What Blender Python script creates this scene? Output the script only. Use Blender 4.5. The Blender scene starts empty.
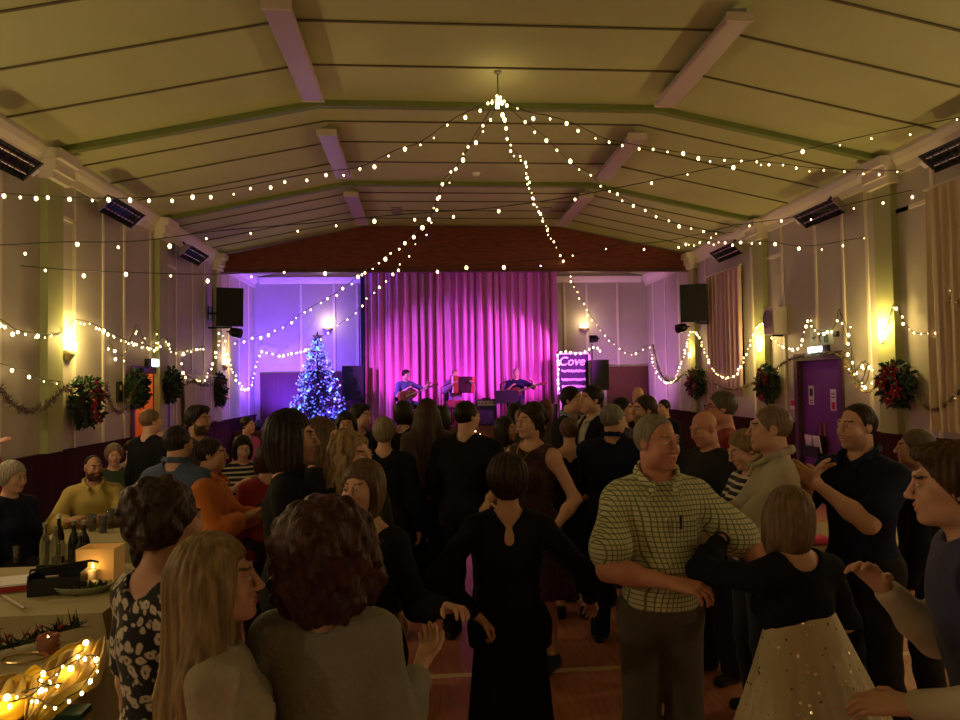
import bpy, math, random
import numpy as np
from mathutils import Vector, Matrix
random.seed(7); RNG = np.random.default_rng(7)
D = bpy.data; C = bpy.context.scene.collection
PI = math.pi
# ------------------------------------------------------------------ camera
F = 700.0; CH = 1.95
def cam_axes(yaw, pitch, roll):
    cy, sy, cp, sp = math.cos(yaw), math.sin(yaw), math.cos(pitch), math.sin(pitch)
    fw = np.array([sy*cp, cy*cp, sp]); r = np.array([cy, -sy, 0.0]); u = np.cross(r, fw)
    c, s = math.cos(roll), math.sin(roll)
    return r*c-u*s, u*c+r*s, fw
CR, CU, CF = cam_axes(math.atan(55/700), math.atan(22/700), .016)
cam_d = D.cameras.new('camera'); cam = D.objects.new('camera', cam_d); C.objects.link(cam)
cam_d.sensor_width = 36; cam_d.sensor_fit = 'HORIZONTAL'; cam_d.lens = 36*F/960; cam_d.clip_start = .05; cam_d.clip_end = 100
M = Matrix(((CR[0], CU[0], -CF[0], 0), (CR[1], CU[1], -CF[1], 0), (CR[2], CU[2], -CF[2], CH), (0, 0, 0, 1)))
cam.matrix_world = M
bpy.context.scene.camera = cam
# surveying the hall from the photograph: where a sight line meets a plane
def ray(px, py):
    d = CR*(px-480)/F + CU*(360-py)/F + CF
    return d
def onX(px, py, X): d = ray(px, py); return Vector(d*X/d[0]) + Vector((0, 0, CH))
def onY(px, py, Y): d = ray(px, py); return Vector(d*Y/d[1]) + Vector((0, 0, CH))
def onZ(px, py, Z): d = ray(px, py); return Vector(d*(Z-CH)/d[2]) + Vector((0, 0, CH))
# ------------------------------------------------------------------ materials
MATS = {}
def mat(name, col, rough=.6, metal=0., emit=None, es=0., bump=0., bscale=40., var=0., vscale=6., stretch=(1, 1, 1), col2=None, trans=0., alpha=1., spec=.3, sheen=0., coat=0.):
    if name in MATS: return MATS[name]
    m = D.materials.new(name); m.use_nodes = True; nt = m.node_tree; b = nt.nodes['Principled BSDF']
    b.inputs['Base Color'].default_value = (*col, 1); b.inputs['Roughness'].default_value = rough
    b.inputs['Metallic'].default_value = metal; b.inputs['Specular IOR Level'].default_value = spec
    if trans: b.inputs['Transmission Weight'].default_value = trans
    if alpha < 1: b.inputs['Alpha'].default_value = alpha
    if sheen: b.inputs['Sheen Weight'].default_value = sheen
    if coat: b.inputs['Coat Weight'].default_value = coat
    if emit:
        b.inputs['Emission Color'].default_value = (*emit, 1); b.inputs['Emission Strength'].default_value = es
    if bump or var or col2:
        tc = nt.nodes.new('ShaderNodeTexCoord'); mp = nt.nodes.new('ShaderNodeMapping')
        mp.inputs['Scale'].default_value = stretch; nt.links.new(tc.outputs['Object'], mp.inputs['Vector'])
        if var or col2:
            n = nt.nodes.new('ShaderNodeTexNoise'); n.inputs['Scale'].default_value = vscale; n.inputs['Detail'].default_value = 5
            nt.links.new(mp.outputs[0], n.inputs['Vector'])
            r = nt.nodes.new('ShaderNodeValToRGB'); r.color_ramp.elements[0].position = .3; r.color_ramp.elements[1].position = .7
            c2 = col2 if col2 else tuple(min(1, c*(1+var)) for c in col); c1 = col if col2 else tuple(c*(1-var) for c in col)
            r.color_ramp.elements[0].color = (*c1, 1); r.color_ramp.elements[1].color = (*c2, 1)
            nt.links.new(n.outputs['Fac'], r.inputs[0]); nt.links.new(r.outputs[0], b.inputs['Base Color'])
        if bump:
            n2 = nt.nodes.new('ShaderNodeTexNoise'); n2.inputs['Scale'].default_value = bscale; n2.inputs['Detail'].default_value = 4
            nt.links.new(mp.outputs[0], n2.inputs['Vector'])
            bp = nt.nodes.new('ShaderNodeBump'); bp.inputs['Strength'].default_value = bump; bp.inputs['Distance'].default_value = .02
            nt.links.new(n2.outputs['Fac'], bp.inputs['Height']); nt.links.new(bp.outputs[0], b.inputs['Normal'])
    MATS[name] = m; return m
def glow(name, col, s):
    m = mat(name, (.8, .8, .8), emit=col, es=s); m.cycles.emission_sampling = 'NONE'; return m
def nodes(m): return m.node_tree, m.node_tree.nodes['Principled BSDF']
# ------------------------------------------------------------------ mesh builder
class MB:
    def __init__(s): s.v = []; s.f = []
    def add(s, vs, fs):
        o = len(s.v); s.v += [tuple(v) for v in vs]; s.f += [tuple(i+o for i in f) for f in fs]; return s
    def box(s, c, d, M=None, bev=0.):
        hx, hy, hz = d[0]/2, d[1]/2, d[2]/2; c = Vector(c)
        if bev <= 0:
            vs = [Vector((x*hx, y*hy, z*hz)) for x in (-1, 1) for y in (-1, 1) for z in (-1, 1)]
            fs = [(0, 1, 3, 2), (4, 6, 7, 5), (0, 4, 5, 1), (2, 3, 7, 6), (0, 2, 6, 4), (1, 5, 7, 3)]
        else:
            import bmesh
            bm = bmesh.new(); bmesh.ops.create_cube(bm, size=1)
            for v in bm.verts: v.co = Vector((v.co.x*d[0], v.co.y*d[1], v.co.z*d[2]))
            bmesh.ops.bevel(bm, geom=list(bm.edges), offset=bev, segments=2, profile=.5, affect='EDGES')
            bm.verts.index_update(); vs = [v.co.copy() for v in bm.verts]; fs = [[v.index for v in f.verts] for f in bm.faces]; bm.free()
        if M is not None: vs = [M @ v for v in vs]
        return s.add([v+c for v in vs], fs)
    def bx(s, a, b): return s.box([(a[i]+b[i])/2 for i in range(3)], [abs(b[i]-a[i]) for i in range(3)])
    def tube(s, pts, r, n=8, closed=False):
        pts = [Vector(p) for p in pts]; N = len(pts); rr = r if isinstance(r, (list, tuple)) else [r]*N
        vs = []; nrm = None
        for i in range(N):
            a = pts[max(i-1, 0)] if not closed else pts[i-1]; b = pts[min(i+1, N-1)] if not closed else pts[(i+1) % N]
            t = (b-a); t = t.normalized() if t.length > 1e-9 else Vector((0, 0, 1))
            if nrm is None: nrm = t.orthogonal().normalized()
            nrm = (nrm - t*nrm.dot(t)); nrm = nrm.normalized() if nrm.length > 1e-6 else t.orthogonal().normalized()
            bn = t.cross(nrm)
            vs += [pts[i] + (nrm*math.cos(2*PI*k/n)+bn*math.sin(2*PI*k/n))*rr[i] for k in range(n)]
        fs = []
        for i in range(N if closed else N-1):
            j = (i+1) % N
            fs += [(i*n+k, i*n+(k+1) % n, j*n+(k+1) % n, j*n+k) for k in range(n)]
        if not closed: fs += [tuple(range(n))[::-1], tuple((N-1)*n+k for k in range(n))]
        return s.add(vs, fs)
    def lathe(s, prof, n=16, c=(0, 0, 0), a0=0., a1=2*PI, sx=1., sy=1., M=None):
        c = Vector(c); full = abs(a1-a0-2*PI) < 1e-6; m = n if full else n+1; vs = []
        for (r, z) in prof:
            for k in range(m):
                a = a0+(a1-a0)*k/n; v = Vector((r*math.cos(a)*sx, r*math.sin(a)*sy, z)); vs.append((M @ v if M is not None else v)+c)
        fs = []
        for i in range(len(prof)-1):
            for k in range(n):
                k2 = (k+1) % m; fs.append((i*m+k, i*m+k2, (i+1)*m+k2, (i+1)*m+k))
        return s.add(vs, fs)
    def ball(s, c, r, n=10, sc=(1, 1, 1)):
        prof = [(max(1e-4, math.sin(PI*i/(n//2+1))), -math.cos(PI*i/(n//2+1))) for i in range(n//2+2)]
        c = Vector(c); vs0 = MB().lathe(prof, n)
        return s.add([Vector((v[0]*sc[0], v[1]*sc[1], v[2]*sc[2]))*r+c for v in vs0.v], vs0.f)
    def prism(s, poly, y0, y1):   # poly in x,z extruded along y
        n = len(poly); vs = [(x, y0, z) for x, z in poly]+[(x, y1, z) for x, z in poly]
        return s.add(vs, [tuple(range(n)), tuple(range(2*n-1, n-1, -1))]+[(i, i+n, (i+1) % n+n, (i+1) % n) for i in range(n)])
    def build(s, name, m=None, parent=None, smooth=False, loc=None, fix=True):
        me = D.meshes.new(name); me.from_pydata([tuple(v) for v in s.v], [], s.f)
        if fix:
            import bmesh
            bm = bmesh.new(); bm.from_mesh(me); bmesh.ops.recalc_face_normals(bm, faces=bm.faces); bm.to_mesh(me); bm.free()
        if m is not None: me.materials.append(m)
        if smooth: me.polygons.foreach_set('use_smooth', [True]*len(me.polygons))
        o = D.objects.new(name, me); C.objects.link(o)
        if parent is not None: o.parent = parent
        if loc is not None: o.location = loc
        return o
def tag(o, label, cat, group=None, kind=None):
    o['label'] = label; o['category'] = cat
    if group: o['group'] = group
    if kind: o['kind'] = kind
    return o
def thing(name, label, cat, loc=(0, 0, 0), rz=0., group=None, rot=None):
    o = D.objects.new(name, None); C.objects.link(o); o.location = loc; o.rotation_euler = rot if rot else (0, 0, rz)
    o.empty_display_size = .1
    return tag(o, label, cat, group)
def struct(o): o['kind'] = 'structure'; return o
def linked(o, loc, parent=None, rot=None):   # a copy that shares its mesh
    c = o.copy(); C.objects.link(c); c.location = loc
    if rot is not None: c.rotation_euler = rot
    if parent is not None: c.parent = parent
    return c
def rotx(a): return Matrix.Rotation(a, 3, 'X')
def roty(a): return Matrix.Rotation(a, 3, 'Y')
def rotz(a): return Matrix.Rotation(a, 3, 'Z')
def spline(pts, step=.08):   # Catmull-Rom resample
    P = [Vector(p) for p in pts]; out = []
    for i in range(len(P)-1):
        p0, p1, p2, p3 = P[max(i-1, 0)], P[i], P[i+1], P[min(i+2, len(P)-1)]
        n = max(2, int((p2-p1).length/step))
        for k in range(n):
            t = k/n
            out.append(.5*((2*p1)+(p2-p0)*t+(2*p0-5*p1+4*p2-p3)*t*t+(3*p1-p0-3*p2+p3)*t**3))
    out.append(P[-1]); return out
def along(path, step, start=0.):
    out = []; acc = start; L = 0
    for a, b in zip(path[:-1], path[1:]):
        d = (b-a).length
        while acc <= L+d and d > 0: out.append(a.lerp(b, (acc-L)/d)); acc += step
        L += d
    return out
SP, NEAR, PB, PC, PD, FB, EXPO = 38., 1.25, 2300., 210., 2000., 2., 0.
# ------------------------------------------------------------------ the hall
XL, XR, YF, YB, YG = -4.4, 6.0, -5.0, 18.5, 15.2
FL, FR, ZE, ZF = -1.25, 2.93, 4.74, 5.38     # ceiling folds, eave height, flat height
m_wall = mat('painted wall', (.46, .425, .34), .75, bump=.05, bscale=60, var=.05, vscale=2)
m_ceil = mat('ceiling boards', (.46, .47, .22), .8, bump=.04, bscale=40, var=.04, vscale=1.5)
m_seam = mat('ceiling cover strip', (.13, .11, .05), .8)
m_green = mat('green painted timber', (.17, .21, .05), .6, var=.06, vscale=3)
m_trim = mat('cream moulding', (.72, .66, .52), .6)
m_dado = mat('dark red boarding', (.05, .016, .016), .85, spec=.05, var=.3, vscale=3, stretch=(8, 8, .5))
m_gable = mat('red brown boarding', (.16, .035, .02), .45, var=.35, vscale=4, stretch=(1, 6, 12), bump=.1, bscale=30)
m_floor = mat('sprung wood floor', (.46, .18, .115), .42, var=.25, vscale=5, stretch=(8, .6, 1), bump=.05, bscale=60)
m_white_line = mat('floor line paint', (.7, .5, .3), .5)
m_black = mat('black', (.012, .012, .014), .5)
m_blackm = mat('black metal', (.02, .02, .022), .4, metal=.6)
m_wood = mat('dark door wood', (.10, .03, .02), .45, var=.3, vscale=4, stretch=(8, 8, .6))
m_purple = mat('purple door paint', (.16, .035, .22), .45)
m_whitep = mat('white plastic', (.75, .75, .72), .5)
# floor
struct(MB().bx((XL-.2, YF-.2, -.2), (XR+.2, YB+.2, 0)).build('floor', m_floor))
k = 0
def trim(mb, m, smooth=False):
    global k; k += 1; return struct(mb.build('trim_%d' % k, m, smooth=smooth))
trim(MB().bx((-3.9, 4.69, 0), (5.5, 4.75, .003)), m_white_line)
trim(MB().bx((.63, -4, 0), (.69, 4.69, .003)), m_white_line)
trim(MB().bx((.63, 4.75, 0), (.69, 14, .003)), m_white_line)
# ceiling: sloped side, flat middle, sloped side
poly = [(XL-.2, ZE-.04), (XL, ZE), (FL, ZF), (FR, ZF), (XR, ZE), (XR+.2, ZE-.04), (XR+.2, ZF+.3), (XL-.2, ZF+.3)]
struct(MB().prism(poly, YF-.2, YB+.2).build('ceiling', m_ceil))
def section(y0, y1, t, x0=XL, x1=XR, o=.001):
    p = [(x0, ZE-o), (FL, ZF-o), (FR, ZF-o), (x1, ZE-o), (x1, ZE-o-t), (FR, ZF-o-t), (FL, ZF-o-t), (x0, ZE-o-t)]
    return MB().prism([(a, b) for a, b in p], y0, y1)
for y in (1.7, 5.1, 8.5, 11.9): trim(section(y-.05, y+.05, .07), m_green)
for y in (2.5, 3.4, 4.25, 5.75, 6.58, 7.5, 9.12, 9.9, 10.8, 12.55, 13.15, 13.85, 14.5): trim(section(y-.012, y+.012, .014), m_seam)
# walls (the left one has a doorway)
def wall_holes(x0, x1, y0, y1, z1, holes):
    mb = MB(); ys = [y0]
    for (a, b, c, d) in holes:
        mb.bx((x0, ys[-1], 0), (x1, a, z1)); mb.bx((x0, a, d), (x1, b, z1))
        if c > 0: mb.bx((x0, a, 0), (x1, b, c))
        ys.append(b)
    return mb.bx((x0, ys[-1], 0), (x1, y1, z1))
LD = (10.95, 12.3, 0, 2.18)      # left doorway
RD = (9.72, 10.85, 0, 2.2)       # right doorway
RW = (12.75, 14.1, 1.75, 4.05)   # right window
struct(wall_holes(XL-.2, XL, YF, YB, ZE, [LD]).build('wall_left', m_wall))
struct(wall_holes(XR, XR+.2, YF, YB, ZE, [RD, RW]).build('wall_right', m_wall))
struct(MB().bx((XL-.2, YB, 0), (XR+.2, YB+.2, ZF+.1)).build('wall_back', m_wall))
struct(MB().bx((XL-.2, YF-.2, 0), (XR+.2, YF, ZF+.1)).build('wall_front', m_wall))
gp = [(XL+.02, 4.42), (XR-.02, 4.42), (XR-.02, ZE-.03), (FR, ZF-.02), (FL, ZF-.02), (XL+.02, ZE-.03)]
struct(MB().prism(gp, YG, YG+.12).build('wall_gable', m_gable))
trim(MB().bx((XL+.02, YG-.02, 4.36), (XR-.02, YG+.14, 4.43)), m_wood)
# dado boarding with capping rail
def dado(side, y0, y1):
    x = XL if side < 0 else XR; s = -side
    trim(MB().bx((x, y0, 0), (x+s*.03, y1, 1.17)), m_dado); trim(MB().bx((x, y0, 1.17), (x+s*.055, y1, 1.21)), m_dado)
dado(-1, YF, LD[0]-.12); dado(-1, LD[1]+.12, YB); dado(1, YF, RD[0]-.12); dado(1, RD[1]+.12, YB)
# cornice along the eaves
for side in (-1, 1):
    x = XL if side < 0 else XR; s = -side
    prof = [(0, ZE), (0, ZE-.26), (.03, ZE-.26), (.045, ZE-.16), (.10, ZE-.10), (.13, ZE-.03), (.13, ZE+.02)]
    trim(MB().prism([(x+s*a, b) for a, b in prof], YF, YB), m_trim)
prof = [(0, ZE), (0, ZE-.16), (.05, ZE-.1), (.1, ZE)]
mb = MB(); n = len(prof); vs = [(XL+.14, YB-a, b) for a, b in prof]+[(XR-.14, YB-a, b) for a, b in prof]
trim(mb.add(vs, [tuple(range(n)), tuple(range(2*n-1, n-1, -1))]+[(i, i+n, (i+1) % n+n, (i+1) % n) for i in range(n)]), m_trim)
# pilasters with bracket heads under each beam, wall battens
def pilaster(side, y, w=.34, m=None, z0=1.21):
    x = XL if side < 0 else XR; s = -side
    trim(MB().bx((x, y-w/2, z0), (x+s*.09, y+w/2, ZE-.26)), m or m_green)
    h = MB()
    for (d, za, zb) in ((.16, ZE-.36, ZE-.27), (.2, ZE-.27, ZE-.14), (.26, ZE-.14, ZE-.02)):
        h.bx((x, y-w/2-d*.3, za), (x+s*d, y+w/2+d*.3, zb))
    trim(h, m_trim)
m_pil = mat('pilaster paint', (.36, .38, .16), .65)
for y in (1.7, 5.1, 8.55, 11.95, 15.1): pilaster(-1, y, m=m_pil); pilaster(1, y, m=m_pil)
def batten(side, y, z0=1.21, z1=ZE-.26, w=.05):
    x = XL if side < 0 else XR; s = -side
    trim(MB().bx((x, y-w/2, z0), (x+s*.02, y+w/2, z1)), m_trim)
for y in (2.6, 3.4, 4.2, 6.0, 6.8, 7.6, 9.15, 9.95, 10.62, 12.75, 13.6, 14.35, 16.1, 17.0, 17.9): batten(-1, y)
batten(-1, 11.6, 2.4)
for y in (2.6, 3.4, 4.2, 6.0, 6.8, 7.75, 9.0, 11.25, 12.35, 14.45, 16.1, 17.0, 17.9): batten(1, y)
batten(1, 9.55, 2.4); batten(1, 10.25, 2.4)
for y0, y1 in ((8.72, 9.15), (12.12, 12.75), (5.27, 6.0)):
    trim(MB().bx((XL, y0, 4.02), (XL+.02, y1, 4.07)), m_trim)
for y0, y1 in ((8.15, 8.38), (11.25, 11.78), (7.75, 8.38)):
    trim(MB().bx((XR-.02, y0, 4.0), (XR, y1, 4.05)), m_trim)
def back_batten(x, z0): trim(MB().bx((x-.03, YB-.02, z0), (x+.03, YB, ZE-.1)), m_trim)
for x in (-3.2, -2.35, -1.75): back_batten(x, 2.24)
for x in (3.75, 4.35, 5.2): back_batten(x, 2.34)
# stage platform, back wall panelling and door
m_stage = mat('stage boards', (.10, .03, .025), .5, var=.2, vscale=4, stretch=(1, 8, 1))
struct(MB().bx((XL+.06, 16.3, 0), (XR-.06, YB-.001, .9)).build('trim_stage', m_stage))
trim(MB().bx((XL+.06, 16.24, .86), (XR-.06, 16.3, .93)), m_wood)
m_panel = mat('dark red panelling', (.07, .016, .022), .5, var=.3, vscale=4, stretch=(8, 8, .5))
trim(MB().bx((-4.25, YB-.04, .9), (-1.62, YB, 2.2)).bx((-4.25, YB-.06, 2.2), (-1.62, YB, 2.26)), m_panel)
trim(MB().bx((3.52, YB-.04, .9), (4.75, YB, 2.28)), m_panel)
def panel_door(name, c, w, h, m, label_parent=None):
    e = D.objects.new(name, None); C.objects.link(e); e.location = c; struct(e)
    fr = MB().bx((-w/2-.09, -.06, 0), (-w/2, 0, h+.09)).bx((w/2, -.06, 0), (w/2+.09, 0, h+.09)).bx((-w/2, -.06, h), (w/2, 0, h+.09)); fr.build('door_frame', m, e)
    lf = MB().bx((-w/2, -.03, 0), (w/2, 0, h))
    for px_ in (-w/4, w/4):
        for z0, z1 in ((.1, h*.45), (h*.52, h-.12)): lf.bx((px_-w/4+.07, -.045, z0), (px_+w/4-.07, -.03, z1))
    lf.build('door_leaf', m, e); return e
panel_door('door_3', (5.42, YB-.001, .9), .95, 1.32, m_wood)
# left doorway: frame, lit lobby beyond, open leaf
e = D.objects.new('door_1', None); C.objects.link(e); e.location = (XL, 0, 0); struct(e)
MB().bx((-.22, LD[0]-.1, 0), (.03, LD[0], 2.28)).bx((-.22, LD[1], 0), (.03, LD[1]+.1, 2.28)).bx((-.22, LD[0], 2.18), (.03, LD[1], 2.28)).build('door_frame', m_wood, e)
MB().bx((-.9, LD[1]-.05, 0), (-.2, LD[1], 2.15)).build('door_leaf', mat('orange brown door', (.42, .13, .04), .5), e)
m_lobby = mat('lobby wall', (.55, .2, .07), .7)
struct(MB().bx((XL-1.9, LD[0]-.9, 0), (XL-1.8, LD[1]+.9, 2.6)).bx((XL-1.8, LD[0]-.9, 0), (XL-.2, LD[0]-.8, 2.6)).bx((XL-1.8, LD[1]+.8, 0), (XL-.2, LD[1]+.9, 2.6)).bx((XL-1.9, LD[0]-.9, 2.6), (XL-.2, LD[1]+.9, 2.7)).bx((XL-1.9, LD[0]-.9, -.1), (XL-.2, LD[1]+.9, 0)).build('wall_lobby', m_lobby))
trim(MB().bx((XL-1.8, 11.2, 0), (XL-1.76, 11.3, 2.6)).bx((XL-1.8, 11.7, 0), (XL-1.76, 11.8, 2.6)), m_wood)
# right double door, purple
e = D.objects.new('door_2', None); C.objects.link(e); e.location = (XR, 0, 0); struct(e)
MB().bx((-.03, RD[0]-.1, 0), (.2, RD[0], 2.32)).bx((-.03, RD[1], 0), (.2, RD[1]+.1, 2.32)).bx((-.03, RD[0], 2.2), (.2, RD[1], 2.32)).build('door_frame', mat('brown purple frame', (.10, .04, .06), .5), e)
ym = (RD[0]+RD[1])/2
for a, b in ((RD[0]+.005, ym-.004), (ym+.004, RD[1]-.005)):
    lf = MB().bx((.05, a, .01), (.09, b, 2.19)).build('door_leaf', m_purple, e)
    MB().bx((.035, (ym-.1 if b < ym else ym+.04), .95), (.05, (ym-.04 if b < ym else ym+.1), 1.25)).build('push_plate', mat('brass', (.5, .35, .1), .3, 1), lf)
def notice(label, y, z, w, h, strips, X=5.95):
    t = thing('notice', label, 'sign', (X+.09 if X > 5.9 else X, y, z))
    MB().bx((-.004, -w/2, -h/2), (0, w/2, h/2)).build('card', mat('white card', (.8, .78, .76), .6), t)
    for (y0, z0, y1, z1, c) in strips:
        MB().bx((-.006, y0*w, z0*h), (-.004, y1*w, z1*h)).build('printed_mark', c, t)
    return t
m_ink = mat('dark ink', (.03, .03, .05), .6); m_red = mat('red ink', (.6, .04, .06), .6)
notice('white notice with black symbol on far leaf of purple door', 10.57, 1.66, .15, .3, [(-.3, -.05, .3, .35, m_ink), (-.3, -.3, .3, -.25, m_ink), (-.3, -.42, .3, -.38, m_ink)], 5.955)
notice('white notice with red band on near leaf of purple door', 9.98, 1.6, .15, .32, [(-.32, -.45, .32, -.1, m_red), (-.3, .1, .3, .15, m_ink), (-.3, .25, .3, .3, m_ink)], 5.955)
t = thing('notice', 'small red and white notice on wall left of purple door', 'sign', (XR, 11.02, 1.5))
MB().bx((-.01, -.1, -.08), (0, .1, .08)).build('card', MATS['white card'], t); MB().bx((-.012, -.09, -.02), (-.01, .09, .07)).build('printed_mark', m_red, t)
# right window with curtain
w = D.objects.new('window_1', None); C.objects.link(w); w.location = (XR, 0, 0); struct(w)
fr = MB()
for a, b, c, d in ((RW[0], RW[0]+.06, RW[2], RW[3]), (RW[1]-.06, RW[1], RW[2], RW[3]), (RW[0], RW[1], RW[2], RW[2]+.06), (RW[0], RW[1], RW[3]-.06, RW[3]), (13.38, 13.44, RW[2], RW[3])): fr.bx((.05, a, c), (.11, b, d))
fr.build('window_frame', m_trim, w); MB().bx((.075, RW[0]+.06, RW[2]+.06), (.085, RW[1]-.06, RW[3]-.06)).build('window_glass', mat('night glass', (.02, .02, .03), .1), w)
def drape(name, label, p0, p1, z0, z1, folds, amp, m, thick=.01, parent=None, seed=1, taper=.15, nz=14):
    rr = random.Random(seed); N = folds*10; p0 = Vector(p0); p1 = Vector(p1); d = (p1-p0); nrm = Vector((-d.y, d.x, 0)).normalized()
    ph = [rr.uniform(-.35, .35) for _ in range(folds+2)]; am = [rr.uniform(.5, 1.3) for _ in range(folds+2)]; dr = [rr.uniform(-1, 1) for _ in range(folds+2)]
    vs = []; fs = []
    for side in (0, 1):
        for j in range(nz+1):
            v = j/nz
            for i in range(N+1):
                u = i/N; q = u*folds; a = int(q); ft = q-a
                pa = ph[a]*(1-ft)+ph[a+1]*ft; aa = am[a]*(1-ft)+am[a+1]*ft; da = dr[a]*(1-ft)+dr[a+1]*ft
                off = amp*aa*math.sin(2*PI*q+pa*3+da*1.6*v)*(1-taper*(1-v)) + amp*.35*math.sin(2*PI*q*2.3+pa*5+v*2*da)
                p = p0+d*(u+.004*da*v) + nrm*(off+side*thick)
                vs.append((p.x, p.y, z1+(z0-z1)*v))
    R = (nz+1)*(N+1)
    for s in (0, 1):
        for j in range(nz):
            for i in range(N):
                a = s*R+j*(N+1)+i; fs.append((a, a+1, a+N+2, a+N+1) if s else (a, a+N+1, a+N+2, a+1))
    mb = MB().add(vs, fs); return mb.build(name, m, parent, smooth=True, fix=False)
m_wcurt = mat('faded pink curtain cloth', (.55, .36, .36), .85, sheen=.3)
t = thing('window_curtain', 'faded pink curtain closed over the window beside black right wall speaker', 'curtain', (0, 0, 0))
drape('curtain_cloth', '', (XR-.09, 12.65, 0), (XR-.09, 14.2, 0), 1.6, 4.05, 8, .03, m_wcurt, parent=t, seed=3)
MB().tube([(XR-.09, 12.6, 4.07), (XR-.09, 14.25, 4.07)], .018).build('curtain_rail', m_trim, t)
t = thing('window_curtain', 'cream curtain hanging at the extreme right edge of the photo', 'curtain', (0, 0, 0))
drape('curtain_cloth', '', (XR-.11, 6.4, 0), (XR-.11, 7.72, 0), 1.3, 4.1, 9, .035, mat('cream curtain cloth', (.6, .5, .33), .85, sheen=.3), parent=t, seed=5)
MB().tube([(XR-.11, 6.3, 4.12), (XR-.11, 7.75, 4.12)], .018).build('curtain_rail', m_trim, t)
t = thing('window_curtain', 'added lilac folds for purple-lit battens low on left wall beyond the lit doorway', 'curtain', (0, 0, 0))
drape('curtain_cloth', '', (XL+.09, 13.0, 0), (XL+.09, 14.85, 0), 1.25, 2.15, 10, .03, mat('purple lit folds', (.55, .5, .6), .85, sheen=.3), parent=t, seed=6)  # added folds; lilac puts the purple light on the wall battens into colour
MB().tube([(XL+.09, 12.95, 2.16), (XL+.09, 14.9, 2.16)], .015).build('curtain_rail', m_trim, t)
# stage curtain
m_scurt = mat('rose stage curtain', (.52, .24, .34), .8, sheen=.4)
t = thing('stage_curtain', 'tall rose stage curtain in deep folds behind the band', 'curtain', (0, 0, 0))
drape('curtain_cloth', '', (-1.5, YB-.4, 0), (3.45, YB-.4, 0), .91, 4.9, 23, .125, m_scurt, parent=t, seed=11, nz=22, taper=.3)
MB().bx((-1.55, YB-.5, 4.9), (3.5, YB-.3, 4.96)).build('curtain_track', m_black, t)
tag(MB().bx((-1.64, YB-.3, .9), (-1.53, YB-.2, 4.72)).build('curtain_leg', m_black), 'narrow black drape edge at left side of stage curtain', 'curtain')
# ------------------------------------------------------------------ ceiling fittings
m_diff = mat('unlit diffuser', (.42, .31, .30), .4)
m_house = mat('fitting housing', (.25, .23, .18), .5)
def ceiling_light(x, y0, y1, label):
    t = thing('ceiling_light', label, 'ceiling light', (x, (y0+y1)/2, 5.2), group='unlit strip lights on the ceiling'); L = y1-y0
    MB().box((0, 0, .03), (.25, L-.02, .07), bev=.02).build('diffuser', m_diff, t, smooth=False)
    MB().bx((-.06, -L/2, .065), (.06, L/2, .11)).build('housing', m_house, t)
    for s in (-1, 1):
        MB().bx((-.13, s*L/2-.012, -.01), (.13, s*L/2+.012, .075)).build('end_cap', mat('end cap', (.6, .5, .4), .5), t)
        MB().tube([(0, s*(L/2-.15), .11), (0, s*(L/2-.15), ZF-5.2)], .008).build('hanger', m_blackm, t)
pos = ['nearest', 'middle', 'farthest']
for i, (a, b) in enumerate(((6.06, 8.05), (9.15, 11.1), (12.15, 14.35))):
    ceiling_light(-1.24, a, b, pos[i]+' unlit strip light of the row left of the ceiling middle')
    ceiling_light(2.9, a, b, pos[i]+' unlit strip light of the row right of the ceiling middle')
p = onZ(476, 173, ZF)
t = thing('smoke_detector', 'small round white detector on the flat middle of the ceiling', 'smoke detector', (p.x, p.y, ZF))
MB().lathe([(.001, -.05), (.04, -.05), (.06, -.03), (.065, 0)], 16).build('cover', m_whitep, t, smooth=True); MB().lathe([(.001, -.002), (.075, -.002), (.075, 0)], 16).build('base', m_whitep, t)
for (px_, py_, s) in ((397, 210, 1), (545, 210, 1)):
    p = onZ(px_, py_, ZF)
    tag(MB().bx((p.x-.1, p.y-.25, ZF-.03), (p.x+.1, p.y+.25, ZF-.001)).build('ceiling_vent', m_house), 'small dark vent on ceiling '+('left of middle' if s and px_ < 480 else 'right of middle')+' near the gable', 'vent')
# radiant heaters under the eaves
m_chrome = mat('dull reflector', (.35, .32, .28), .35, 1)
def heater(side, y, z, label, L=1.0):
    x = XL if side < 0 else XR; s = -side; p = onX(y, z, x+s*.3); y, z = p.y, p.z
    t = thing('radiant_heater', label, 'heater', (x+s*.3, y, z), rot=(0, -s*.75, 0))
    prof = [(-.14, -.03), (-.09, .06), (.09, .06), (.14, -.03), (.13, -.035), (.085, .045), (-.085, .045), (-.13, -.035)]
    MB().prism(prof, -L/2, L/2).build('hood', m_blackm, t)
    for q in (-.06, .06): MB().tube([(q, -L/2+.03, 0), (q, L/2-.03, 0)], .013).build('element', m_chrome, t)
    for q in (-L/2, L/2): MB().prism([(-.14, -.03), (-.09, .06), (.09, .06), (.14, -.03)], q-.008, q+.008).build('end_plate', m_chrome, t)
    g = MB()
    for i in range(9): g.tube([(-.135, -L/2+L*(i+.5)/9, -.03), (.135, -L/2+L*(i+.5)/9, -.03)], .005, 5)
    g.build('guard', m_blackm, t)
    MB().tube([(0, 0, .06), (s*.02, 0, .3)], .018).build('bracket', m_blackm, t)
    MB().box((0, L/2+.05, .03), (.1, .09, .09), bev=.01).build('junction_box', m_whitep, t)
heater(-1, 122, 212, 'black radiant heater under left eaves between first and second pilaster')
heater(-1, 194, 255, 'black radiant heater under left eaves near the dark gable')
heater(-1, 3, 155, 'black radiant heater under left eaves at the photo edge')
heater(1, 819, 213, 'black radiant heater under right eaves between first and second pilaster')
heater(1, 726, 252, 'black radiant heater under right eaves above the window curtain')
heater(1, 962, 148, 'black radiant heater under right eaves at the photo edge')
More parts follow.
